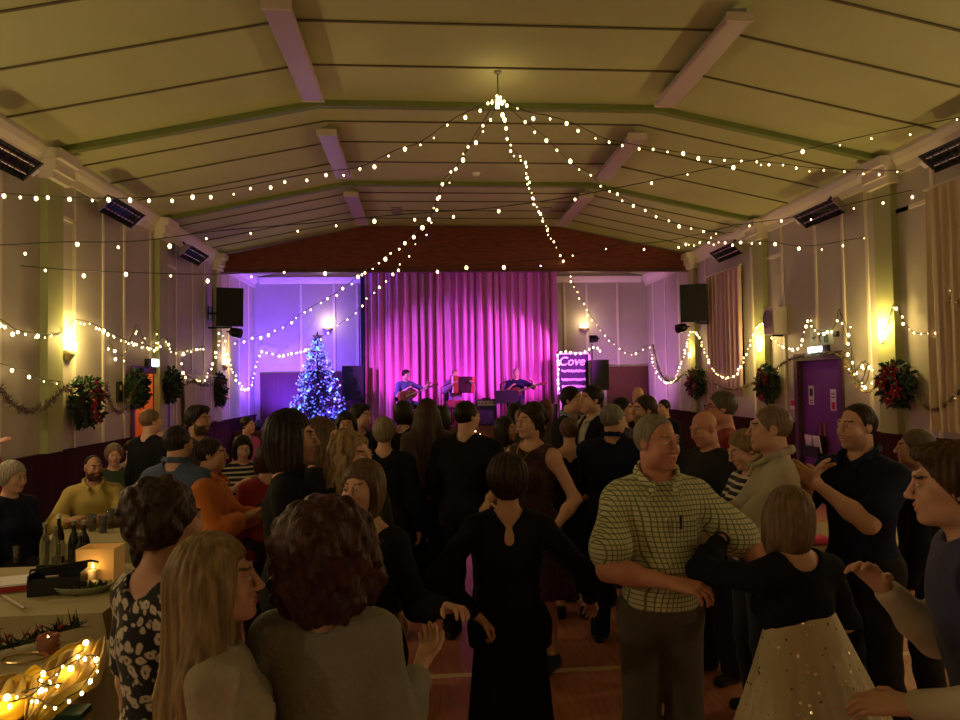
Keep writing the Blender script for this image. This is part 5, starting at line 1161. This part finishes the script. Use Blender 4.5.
# ------------------------------------------------------------------ dancers and watchers near the camera
person('woman with brown updo in black and white floral top, back turned', 166, 484, 2.15, 140, 'updo', (.02, .012, .008), (.06, .036, .02), True, q=1, w=.86, nod=4, hz=.95, clothes=[top(c_flo, sleeve=.75, hem=.86, neck=.085, back=.06, loose=.008), trou(c_blk), SH])
person('woman with long straight blonde hair in beige top, in profile facing right', 210, 541, 1.85, 104, 'longer', (.13, .085, .04), (.36, .25, .12), True, q=1, w=.9, hyaw=-10, nod=-5, hz=.98, hs=1.06, clothes=[top(c_beige, sleeve=1.9, hem=.86, neck=.085, v=.02), trou(c_jean), SH])
person('woman with big curly auburn hair in olive grey sweater, nearest the camera', 325, 518, 1.98, 174, 'curly', AU, (.08, .028, .015), True, q=1, w=1.0, wR=(-.26, -.22, 1.2), poleR=(-.1, .2, -1), palm=(None, (.3, .9, 0)), wL=(.16, -.22, 1.02), hz=.95, hs=1.32, clothes=[top(c_olive, sleeve=1.75, hem=.84, neck=.078, loose=.01), trou(c_blk), SH])
person('woman with brown bob and fringe in wide-necked black dress glancing left', 363, 463, 2.9, -34, 'bob', (.06, .036, .02), (.16, .10, .055), True, q=1, w=.95, hyaw=8, wL=(.42, .0, 1.17), poleL=(.3, .3, -1), clothes=[top(c_blk, sleeve=1.85, hem=.84, neck=.13, v=.06), skirt(c_blk, z0=.5, r1=.15, r0=.25, z1=1.0, hips=1), SH])
i5 = person('woman with short dark hair in long-sleeved black dress dancing, seen from behind', 507, 458, 3.15, 176, 'pixie', (.02, .012, .008), (.05, .03, .02), True, q=1, w=1.02, wL=(.16, .13, 1.02), poleL=(1, .4, -.1), wR=(-.42, -.16, 1.0), poleR=(-.7, .3, -.6), curl=(.9, .6), hs=1.1, clothes=[top(c_blk2, sleeve=1.85, hem=.84, neck=.07, back=.12), skirt(c_blk2, z0=.42, r1=.15, r0=.21, z1=1.02, hips=1, pa=.02), SH])
i6 = person('grey-haired man in green check short-sleeved shirt and grey trousers dancing', 655, 416, 2.95, -4, 'receding', (.16, .14, .11), (.30, .27, .21), skin='ruddy', q=1, w=.88, hyaw=32, nod=2, belly=.03, brow=(.16, .11, .07), wR=(-.03, -.27, 1.12), poleR=(-1, .3, -.5), wL=(.38, -.3, 1.16), poleL=(.8, .2, -.8), curl=(.7, .7), clothes=[top(c_chk, sleeve=.72, hem=.965, loose=.022, inf=.018, neck=.07, v=.12, vw=.045, collar=1, buttons=1, pocket=1), trou(c_grey), SH])
i7 = person('woman in black top and full gold sequinned skirt turning towards the check-shirted man', 787, 490, 2.55, 192, 'longbob', (.10, .06, .03), (.22, .14, .07), True, q=1, nod=8, tilt=-8, lean=.06, curl=(.9, .5), wL=(.07, -.42, 1.45), poleL=(.9, .2, -.4), wR=(-.2, -.3, 1.2), clothes=[top(c_blk, sleeve=1.8, hem=1.12, neck=.085, loose=.006), dict(kind='skirt', m=c_seq, z1=1.3, z0=.3, r1=.12, r0=.52, pleats=22, pa=.06, ex=.75, ex2=.9, pw=1.05, sway=(-.13, -.02), h=.012), SH])
person('young man with short brown hair in navy gilet over white sleeves at right edge', 953, 447, 1.95, -118, 'thick', (.045, .024, .013), (.10, .055, .03), q=1, hyaw=-2, lean=.2, nod=-9, hz=.95, wR=(-.1, -.30, 1.27), poleR=(-.4, .3, -1), wL=(.22, -.28, 1.05), poleL=(.5, .6, -.8), curl=(.35, .5), clothes=[top(c_cream, sleeve=1.92, hem=.84, loose=.003, inf=.009), top(c_gilet, sleeve=0, hem=.9, inf=.03, name='gilet', neck=.08), trou(c_dark), SH])
person('dark-haired man in navy short-sleeved shirt clapping his hands', 858, 405, 3.5, -72, 'receding', (.025, .015, .01), None, q=1, w=1.04, hyaw=-6, beard=((.10, .06, .05), .35), wR=(-.02, -.31, 1.37), poleR=(-.8, .2, -.9), wL=(.035, -.31, 1.35), poleL=(.8, .2, -.9), palm=((-1, 0, .1), (1, 0, .1)), curl=(.18, .18), clothes=[top(c_navy, sleeve=.72, hem=.86, loose=.016, neck=.07, v=.05, collar=1), trou(c_dark), SH])
person('balding man in stone linen shirt in profile facing left', 772, 407, 3.5, -108, 'crop', (.13, .085, .055), None, q=1, w=1.05, wR=(-.12, -.36, 1.16), wL=(.1, -.40, 1.12), curl=(.7, .7), clothes=[top(c_stone, sleeve=1.8, hem=.86, loose=.014, neck=.07, collar=1, v=.04), trou(c_dark), SH])
person('woman with blonde ponytail in navy and white striped top looking down', 738, 432, 3.95, -88, 'ponytail', (.13, .08, .04), (.34, .22, .10), True, q=1, nod=24, hyaw=0, wL=(.1, -.36, 1.1), wR=(-.1, -.36, 1.1), clothes=[top(c_str, sleeve=1.6, hem=.88, neck=.08), trou(c_jean), SH])
i12 = person('man with dark grey hair and glasses in red sweater facing left', 722, 392, 4.9, -105, 'short', (.055, .045, .035), (.13, .11, .09), skin='ruddy', q=1, w=1.05, clothes=[top(c_red, sleeve=1.9, hem=.86), trou(c_dark), SH])
gm = MB()
for q in (-1, 1):
    gm.tube([Vector(i12['HQ']((q*.033+.022*math.cos(a), -.108+.012*abs(math.cos(a))*(1 if q*math.cos(a) > 0 else 0), .008+.018*math.sin(a)))*i12['s']) for a in [2*PI*k2/16 for k2 in range(16)]], .0022, 5, True)
    gm.tube([Vector(i12['HQ'](p_)*i12['s']) for p_ in ((q*.055, -.094, .012), (q*.078, -.05, .014), (q*.085, .0, .012))], .0022, 5)
gm.tube([Vector(i12['HQ'](p_)*i12['s']) for p_ in ((-.011, -.11, .012), (.011, -.11, .012))], .0022, 5)
gm.build('glasses', m_black, i12['obj'])
person('bald man in dark jacket left of the man in red sweater', 701, 412, 4.5, -72, None, GR, None, skin='ruddy', q=2, nod=18, w=1.05, clothes=[top(c_dark, sleeve=1.9, hem=.84), trou(c_dark), SH])
person('grey-brown haired man in dark top behind the young man in gilet', 917, 430, 3.8, -128, 'short', (.09, .065, .045), (.17, .13, .09), q=2, wR=(-.1, -.25, 1.42), clothes=[top(c_blk2, sleeve=1.9, hem=.84), trou(c_dark), SH])
# ------------------------------------------------------------------ the middle of the floor
person('big man in black T-shirt seen from behind in the centre of the floor', 466, 402, 5.4, 150, 'short', DK, None, q=2, w=1.18, hyaw=-26, wR=(-.3, -.08, .92), wL=(.2, -.3, 1.1), clothes=[top(c_blk, sleeve=.9, hem=.82, loose=.025, inf=.02), trou(c_blk), SH])
iw = person('woman in dark wine lace dress with pendant smiling to the left', 531, 405, 4.8, -42, 'updo', DK, (.05, .028, .018), True, q=1, hyaw=-14, wL=(.24, -.12, .95), wR=(-.15, -.3, 1.1), clothes=[top(c_lace, sleeve=0, hem=.86, neck=.1, v=.09, vw=.06), skirt(c_lace, z0=.5, r1=.145, r0=.3, z1=1.03, hips=1), SH])
person('grey-haired man in dark navy suit seen from behind right of lace dress', 612, 405, 5.2, 150, 'short', (.13, .12, .10), (.26, .24, .2), q=2, w=1.15, hyaw=-34, wL=(.1, -.35, 1.1), clothes=[top(c_navy2, sleeve=1.9, hem=.8, loose=.02, inf=.022, name='jacket', collar=1), trou(c_navy2), SH])
person('dark-haired man in pale blue shirt and jacket facing right near the speaker stand', 571, 387, 6.3, 50, 'short', DK, None, q=2, clothes=[top(cloth('pale blue shirt', (.25, .3, .42)), sleeve=1, hem=.86, inf=.01, collar=1), top(c_dark, sleeve=1.9, hem=.82, inf=.022, open=.07, name='jacket'), trou(c_dark), SH])
person('dark-haired man in black suit and white collar facing left near the speaker stand', 592, 386, 6.1, -72, 'short', DK, None, q=2, clothes=[top(c_white, sleeve=1, hem=.86, inf=.01, collar=1), top(c_navy2, sleeve=1.9, hem=.8, inf=.022, open=.06, v=.1, name='jacket'), trou(c_navy2), SH])
person('man with short dark hair and stubble facing left in front of the right back door', 645, 396, 5.7, -80, 'short', (.03, .018, .012), None, q=2, beard=((.05, .03, .02), .5), clothes=[top(c_mauve, sleeve=1.9, hem=.86, collar=1), trou(c_dark), SH])
person('dark-haired man facing right between suited man and stubbled man', 622, 398, 6.6, 62, 'short', DK, None, q=3, clothes=[top(c_dark, sleeve=1.9, hem=.84), trou(c_dark), SH])
person('bald man in black seen far off before the right back door', 638, 387, 9.4, 175, None, q=3, clothes=[top(c_blk, sleeve=1.9, hem=.82), trou(c_dark), SH])
person('woman with brown bun and bare shoulders in black strappy top, back turned', 569, 419, 5.8, 170, 'bun', (.07, .04, .02), (.17, .10, .05), True, q=2, wR=(-.1, .16, 1.05), poleR=(-1, .3, -.2), clothes=[top(c_blk, sleeve=0, hem=.86, neck=.11, back=.1), skirt(c_blk, z0=.5, r1=.15, r0=.26, z1=1.0, hips=1), SH])
# ------------------------------------------------------------------ left of the floor
person('tall woman with black bob in black V-neck top in profile facing right', 290, 413, 3.4, 100, 'longbob', (.008, .006, .005), (.018, .013, .011), True, q=1, hyaw=-6, hz=.97, clothes=[top(c_blk, sleeve=1.9, hem=.84, neck=.09, v=.13), trou(c_blk), SH])
person('brown-haired woman in black facing right just behind the black bob', 322, 420, 4.0, 78, 'longbob', (.06, .034, .018), (.14, .085, .045), True, q=1, clothes=[top(c_blk2, sleeve=1.9, hem=.84, neck=.09), trou(c_blk), SH])
person('woman with wavy blonde highlighted hair in dark top', 350, 433, 3.4, 42, 'wavy', (.10, .06, .03), (.40, .27, .13), True, q=1, hyaw=14, hz=.96, clothes=[top(c_dark, sleeve=1.9, hem=.84, neck=.09), trou(c_blk), SH])
person('dark-haired woman facing the camera below the left stage speaker', 346, 413, 6.0, 8, 'bob', DK, None, True, q=2, skin='mid', clothes=[top(c_blk, sleeve=1.9, hem=.84), trou(c_blk), SH])
person('dark-haired person in black raising a hand to the face near christmas tree', 360, 405, 6.8, 60, 'thick', DK, None, q=3, wR=(-.06, -.24, 1.5), clothes=[top(c_blk, sleeve=1.9, hem=.84), trou(c_dark), SH])
person('person with cropped grey blond hair in black seen from behind', 384, 419, 5.5, 174, 'pixie', (.17, .14, .10), (.32, .27, .19), True, q=2, w=1.12, clothes=[top(c_blk, sleeve=1.9, hem=.82, loose=.02), trou(c_blk), SH])
person('dark-haired woman in black before the left guitarist with bare forearm raised', 404, 402, 6.9, 150, 'bob', DK, None, True, q=3, wR=(-.12, -.2, 1.25), clothes=[top(c_blk, sleeve=.9, hem=.84), trou(c_blk), SH])
person('woman with very long dark hair, back turned, left of the accordionist', 427, 400, 6.3, 178, 'longer', (.03, .014, .012), None, True, q=2, clothes=[top(c_brown, sleeve=1.9, hem=.84), trou(c_blk), SH])
person('dark-haired woman in tan knit top below the accordionist', 441, 407, 6.8, 140, 'bob', DK, None, True, q=3, clothes=[top(c_tan, sleeve=1.9, hem=.84), trou(c_blk), SH])
person('man with thick dark hair and dark beard behind the orange shirt', 197, 407, 6.0, 62, 'thick', DK, None, skin='tan', q=2, beard=((.02, .012, .008), .85), hyaw=8, clothes=[top(c_brown, sleeve=1.9, hem=.84), trou(c_dark), SH])
i35 = person('dark-haired person in orange shirt looking right and holding a phone', 210, 439, 4.7, 92, 'short', DK, None, skin='tan', q=1, wL=(.06, -.34, 1.18), wR=(-.14, -.30, 1.22), palm=((-.2, 0, 1), (.2, 0, 1)), curl=(.45, .5), clothes=[top(c_orange, sleeve=1.6, hem=.86, collar=1, loose=.014), trou(c_dark), SH])
person('man with short dark hair in blue denim jacket, back turned, left of the orange shirt', 177, 427, 4.7, 165, 'short', (.015, .01, .008), None, q=1, hyaw=-14, clothes=[top(c_blue, sleeve=1.9, hem=.86, loose=.016, inf=.02, collar=1, name='jacket'), trou(c_dark), SH])
person('person in magenta top by the dark panelling left of the tree', 247, 417, 8.6, 65, 'short', DK, None, True, q=3, clothes=[top(c_pink, sleeve=1.9, hem=.84), trou(c_dark), SH])
person('dark-haired person in black top with white bands below the magenta top', 243, 437, 6.1, 25, 'bob', DK, None, True, q=3, wR=(-.1, -.3, 1.3), nod=14, clothes=[top(c_str, sleeve=1.4, hem=.84), trou(c_dark), SH])
person('brown-haired woman in red top half hidden left of the black bob', 266, 446, 5.1, 200, 'bob', (.04, .02, .014), None, True, q=2, clothes=[top(c_red, sleeve=1.9, hem=.84), trou(c_dark), SH])
person('light brown haired man in black jacket at the lit left doorway', 150, 410, 7.0, 150, 'short', (.12, .07, .035), (.22, .14, .07), q=2, hyaw=-18, clothes=[top(c_blk, sleeve=1.9, hem=.82, loose=.02), trou(c_dark), SH])
person('person in red sleeve at left photo edge raising a hand to the face', -32, 415, 6.3, 60, 'short', GR, None, q=2, wR=(-.05, -.40, 1.46), clothes=[top(c_red, sleeve=1.8, hem=.84), trou(c_dark), SH])
# watchers nearer the stage
person('woman with dark hair below the right guitarist', 516, 404, 7.2, 30, 'bob', DK, None, True, q=3, clothes=[top(c_grn, sleeve=.9, hem=.84), trou(c_blk), SH])
person('person with dark red hair at foot of stage curtain right edge', 545, 401, 8.2, -30, 'longbob', (.09, .02, .02), None, True, q=3, clothes=[top(c_brown, sleeve=1.9, hem=.84), trou(c_blk), SH])
person('dark-haired woman with pale top left of the lace dress woman', 505, 418, 6.2, 60, 'longbob', DK, None, True, q=3, clothes=[top(c_olive, sleeve=.9, hem=.84), trou(c_blk), SH])
person('person in dark jacket standing by the far right dado', 664, 400, 9.0, -60, 'short', DK, None, q=3, clothes=[top(c_blk, sleeve=1.9, hem=.82), trou(c_dark), SH])
# ------------------------------------------------------------------ seated at the left tables
def chair(x, y, rz, label):
    t = thing('chair', label, 'chair', (x, y, 0), math.radians(rz), group='dark chairs behind the left tables')
    MB().box((0, .02, .44), (.42, .42, .04), bev=.012).build('seat', c_red if False else m_ttop, t)
    MB().box((0, .26, .74), (.4, .03, .24), bev=.01).build('backrest', m_ttop, t)
    for sx in (-1, 1):
        MB().tube([(sx*.18, -.16, 0), (sx*.18, -.15, .42)], .013, 6).build('leg', m_tleg, t); MB().tube([(sx*.18, .27, 0), (sx*.18, .22, .42), (sx*.18, .26, .85)], .013, 6).build('leg', m_tleg, t)
def seated(label, px, py, Y, rz, **k):
    i = person(label, px, py, Y, rz, sit=1, **k); o = i['obj']; zb = o.location.z
    d = Matrix.Rotation(math.radians(rz), 3, 'Z') @ Vector((0, .04, 0))
    chair(o.location.x+d.x, o.location.y+d.y, rz, 'dark chair under the '+label[:60]); return i
for a in (dict(label='bald man with dark beard in mustard shirt seated behind the small table', px=93, py=456, Y=6.7, rz=26, hair='balding', hc=DK, skin='tan', q=1, hyaw=18, beard=((.03, .018, .012), .9), wR=(-.2, -.34, .82), wL=(.12, -.36, .82), clothes=[top(c_yel, sleeve=1.7, hem=.92, collar=1, v=.08, loose=.016), trou(c_dark), SH]),
          dict(label='short-haired woman in dark green seated right of the bearded man', px=114, py=445, Y=7.6, rz=28, hair='pixie', hc=LB, hc2=(.25, .19, .12), fem=True, q=2, clothes=[top(c_grn, sleeve=1.9, hem=.92), trou(c_dark), SH]),
          dict(label='dark-haired person in mauve knit seated farthest back by the left wall', px=132, py=441, Y=8.4, rz=60, hair='short', hc=DK, q=2, clothes=[top(c_mauve, sleeve=1.9, hem=.92), trou(c_dark), SH]),
          dict(label='white-haired woman in navy seated at the left photo edge', px=13, py=463, Y=5.5, rz=72, hair='pixie', hc=(.30, .27, .21), hc2=(.5, .46, .36), fem=True, q=1, nod=6, clothes=[top(c_navy, sleeve=1.9, hem=.92, loose=.02), trou(c_dark), SH])):
    seated(H=1.72, **a)
# ------------------------------------------------------------------ the band
c_b1 = cloth('blue shirt', (.10, .11, .30)); c_b2 = cloth('violet shirt', (.25, .12, .3))
def stool(i, label):
    o = i['obj']; t = thing('stage_chair', label, 'chair', (o.location.x, o.location.y, .9), o.rotation_euler[2])
    MB().box((0, .03, .44), (.4, .4, .04), bev=.012).build('seat', m_black, t); MB().box((0, .24, .72), (.38, .03, .24), bev=.01).build('backrest', m_black, t)
    for sx in (-1, 1):
        MB().tube([(sx*.17, -.14, 0), (sx*.17, -.13, .42)], .013, 6).build('leg', m_blackm, t); MB().tube([(sx*.17, .25, 0), (sx*.17, .2, .42), (sx*.17, .24, .83)], .013, 6).build('leg', m_blackm, t)
B1 = person('left guitarist in blue shirt seated on the stage', 406, 370, 17.1, 30, 'thick', DK, None, q=3, sit=1, H=1.78, hyaw=10, nod=10, wR=(-.14, -.26, .88), wL=(.46, -.28, 1.0), clothes=[top(c_b1, sleeve=.9, hem=.92), trou(c_jean), SH])
B2 = person('accordion player seated in the middle of the stage', 455, 369, 17.1, 20, 'short', LB, None, q=3, sit=1, H=1.78, wR=(-.22, -.3, .98), wL=(.3, -.34, 1.0), clothes=[top(c_b2, sleeve=1.8, hem=.92), trou(c_red), SH])
B3 = person('right guitarist in dark blue shirt seated on the stage', 516, 367, 17.0, -12, 'short', GR, None, q=3, sit=1, H=1.78, nod=8, wR=(-.12, -.26, .9), wL=(.4, -.28, 1.02), clothes=[top(c_navy, sleeve=.9, hem=.92), trou(c_dark), SH])
for i, l in ((B1, 'black chair under the left guitarist'), (B2, 'black chair under the accordion player'), (B3, 'black chair under the right guitarist')):
    i['obj'].location.z = .9; stool(i, l)
def guitar(i, label, cwood, flip=False):
    o = i['obj']; t = thing('guitar', label, 'guitar', o.location+Vector((0, 0, .78)), o.rotation_euler[2]); dv = Matrix.Rotation(o.rotation_euler[2], 3, 'Z') @ Vector((-.04, -.27, 0)); t.location += dv
    t.rotation_euler = (0, -.3, o.rotation_euler[2])
    m = mat(cwood[0], cwood[1], .3, coat=.3); out = []
    for k2 in range(40):
        a = 2*PI*k2/40; xx = .24*math.cos(a); wv = .155+.045*math.cos(2*a)-.03*math.cos(a)*1.0 - (.04 if abs(math.cos(a)) < .25 else 0); out.append((xx-.06, wv*math.sin(a)*1.1))
    MB().prism(out, -.05, .05).build('soundbox', m, t); MB().lathe([(.001, 0), (.048, 0)], 16, M=rotx(PI/2), c=(.02, -.052, 0)).build('sound_hole', m_black, t)
    MB().bx((-.19, -.058, -.06), (-.16, -.05, .06)).build('bridge', m_black, t)
    nk = MB().box((.42, -.03, 0), (.50, .03, .05), bev=.006).build('neck', mat('guitar neck', (.1, .05, .03), .4), t); MB().box((.74, -.02, 0), (.16, .025, .075), bev=.006).build('headstock', m, t)
    MB().bx((-.17, -.054, -.018), (.68, -.05, .018)).build('strings', m_chrome, t)
guitar(B1, 'acoustic guitar held by the left guitarist', ('dark guitar wood', (.22, .07, .03))); guitar(B3, 'acoustic guitar held by the right guitarist', ('red guitar wood', (.16, .03, .03)))
o = B2['obj']; t = thing('accordion', 'red accordion held open by the middle player', 'accordion', o.location+Vector((0, 0, 1.0))+Matrix.Rotation(o.rotation_euler[2], 3, 'Z') @ Vector((.05, -.27, 0)), o.rotation_euler[2])
m_acc = mat('red accordion lacquer', (.4, .03, .04), .25, coat=.5)
MB().box((-.17, 0, 0), (.12, .17, .42), bev=.015).build('treble_casing', m_acc, t); MB().box((.27, 0, -.02), (.1, .17, .40), M=roty(.12), bev=.015).build('bass_casing', m_acc, t)
bl = MB()
for q in range(12):
    x0 = -.11+.33*q/12; bl.box((x0+.014, 0, -.01), (.012, .17 if q % 2 else .145, .40 if q % 2 else .375))
bl.bx((-.11, -.065, -.19), (.22, .065, .17)).build('bellows', mat('accordion bellows', (.06, .02, .03), .6), t)
MB().bx((-.24, -.06, -.2), (-.23, .02, .2)).build('keyboard', m_whitep, t)
for q in (-.07, .07): MB().tube([(-.15, .08, .18), (-.12+q, .2, .22), (-.12+q, .3, .0), (-.15, .08, -.18)], .012, 6).build('strap', m_black, t)
# ------------------------------------------------------------------ small held and worn things
def held(info, s, name, label, cat, build, off=.07, dn=.0):
    sh, el, wr, fd, pn = info['arms'][s]; p = world(info, wr+fd*off+nrm(pn)*dn); t = thing(name, label, cat, p, info['obj'].rotation_euler[2]); build(t); return t
def phone(t):
    MB().box((0, -.03, .035), (.15, .078, .009), bev=.003).build('case', m_black, t); MB().bx((-.068, -.066, .0396), (.068, .006, .041)).build('screen', mat('dark screen', (.03, .02, .05), .1), t)
held(i35, -1, 'phone', 'dark phone lying in the hand of the orange-shirted person', 'phone', phone)
i6 = i7; sh, el, wr, fd, pn = i6['arms'][1]; p = world(i6, wr+fd*.012); q = Vector(fd).to_track_quat('Z', 'Y').to_matrix(); q = Matrix.Rotation(i6['obj'].rotation_euler[2], 3, 'Z') @ q
t = MB().tube([q @ Vector((.029*math.cos(2*PI*k2/20), .029*math.sin(2*PI*k2/20), 0)) for k2 in range(20)], .005, 6, True).build('bracelet', m_black, loc=p)
tag(t, 'thin black bracelet on the wrist of the woman in gold skirt', 'bracelet')
p = world(iw, iw['U']((0, -.135, 1.36)))
t = thing('pendant_necklace', 'pale pendant on the chest of the lace dress woman', 'necklace', p); MB().ball((0, 0, 0), .022, 8, (1, .5, 1.2)).build('pendant', m_gold, t, smooth=True)
pts = [world(iw, iw['U'](a))-p for a in [(0, -.135, 1.36), (.05, -.10, 1.43), (.065, -.02, 1.49), (.04, .06, 1.51), (-.04, .06, 1.51), (-.065, -.02, 1.49), (-.05, -.10, 1.43)]]
MB().tube(pts, .003, 5, True).build('chain', m_gold, t)
# ------------------------------------------------------------------ stage lighting
VI, BLU, MAG = (.30, .06, 1.), (.12, .10, 1.), (.85, .06, .9)
par(onY(592, 339, 17.4), (-3.4, 18.5, 2.6), 'small violet stage lamp on stand above the chalkboard', (.85, .15, .9), PB*.25, 1.1, base=.9)
par((-2.0, 16.9, 1.05), (-4.3, 17.4, 3.2), 'floor lamp on stage washing the left wall blue violet', (.15, .035, 1), PB, 2.0, .8, base=.9)
par((-3.9, 16.75, 1.05), (-3.1, 18.5, 3.6), 'floor lamp on stage left washing the back wall violet', (.14, .04, 1), PB*.6, 2.1, .8, base=.9)
par((-.6, 17.2, 1.0), (-.3, 18.2, 3.2), 'floor lamp at foot of stage curtain left', MAG, PC, 1.8, .9, base=.9)
par((1.0, 17.3, 1.0), (1.0, 18.2, 3.2), 'floor lamp at foot of stage curtain middle', (.75, .06, 1.), PC, 1.8, .9, base=.9)
par((2.7, 17.2, 1.0), (2.6, 18.2, 3.2), 'floor lamp at foot of stage curtain right', MAG, PC*.8, 1.8, .9, base=.9)
par((-3.7, 14.2, 3.0), (.6, 18.2, 2.2), 'stage lamp under left wall loudspeaker aimed at the band', (.55, .12, 1.), PD, .75, .6)
par((5.3, 14.2, 3.0), (1.5, 18.2, 2.0), 'stage lamp under right wall loudspeaker aimed at the band', (.85, .10, .9), PD, .75, .6)
par((3.9, 17.2, 1.05), (5.9, 17.6, 3.0), 'floor lamp behind the sign washing the right corner purple', (.6, .2, .8), PB*.13, 1.9, .8, base=.9)
ld = D.lights.new('lobby_lamp', 'POINT'); ld.energy = 45; ld.color = (1, .55, .25); ld.shadow_soft_size = .1
lo = D.objects.new('lobby_lamp', ld); C.objects.link(lo); lo.location = (XL-.9, 11.6, 2.3)
t = thing('lobby_lamp_globe', 'lamp hanging inside the lobby beyond the left doorway', 'lamp', (XL-.9, 11.6, 2.6))
MB().ball((0, 0, -.1), .08, 10).build('globe', glow('lobby globe', (1, .6, .3), 4), t, smooth=True); MB().tube([(0, 0, -.02), (0, 0, 0)], .02, 6).build('stem', m_house, t)
# added point lamps standing in for the glow of canopy and tree bulbs
def pl(loc, e, col, r=.15):
    ld = D.lights.new('bulb_glow_fill', 'POINT'); ld.energy = e; ld.color = col; ld.shadow_soft_size = r
    lo = D.objects.new('bulb_glow_fill', ld); C.objects.link(lo); lo.location = loc
pl(HUB+Vector((0, 0, -.02)), 3.0, (1, .75, .35), .05)
for a in ((-.9, 7.4, 4.6), (2.6, 7.6, 4.5), (.9, 10.5, 4.2)): pl(a, FB, (1, .62, .25))
pl((TX, TY-.85, 2.0), 22, (.05, .10, 1), .3)
# the room's air: black world, all the light comes from lamps
wd = D.worlds.new('night'); bpy.context.scene.world = wd; wd.use_nodes = True; wd.node_tree.nodes['Background'].inputs[0].default_value = (.012, .011, .010, 1); wd.node_tree.nodes['Background'].inputs[1].default_value = 1
sc = bpy.context.scene; vs = sc.view_settings
vs.view_transform = 'Standard'; vs.look = 'None'; vs.exposure = EXPO; vs.gamma = 1; vs.use_curve_mapping = False
sc.cycles.use_denoising = True; sc.cycles.sample_clamp_indirect = 3; sc.cycles.max_bounces = 6
for a in HREPORT: print('HGT', a)
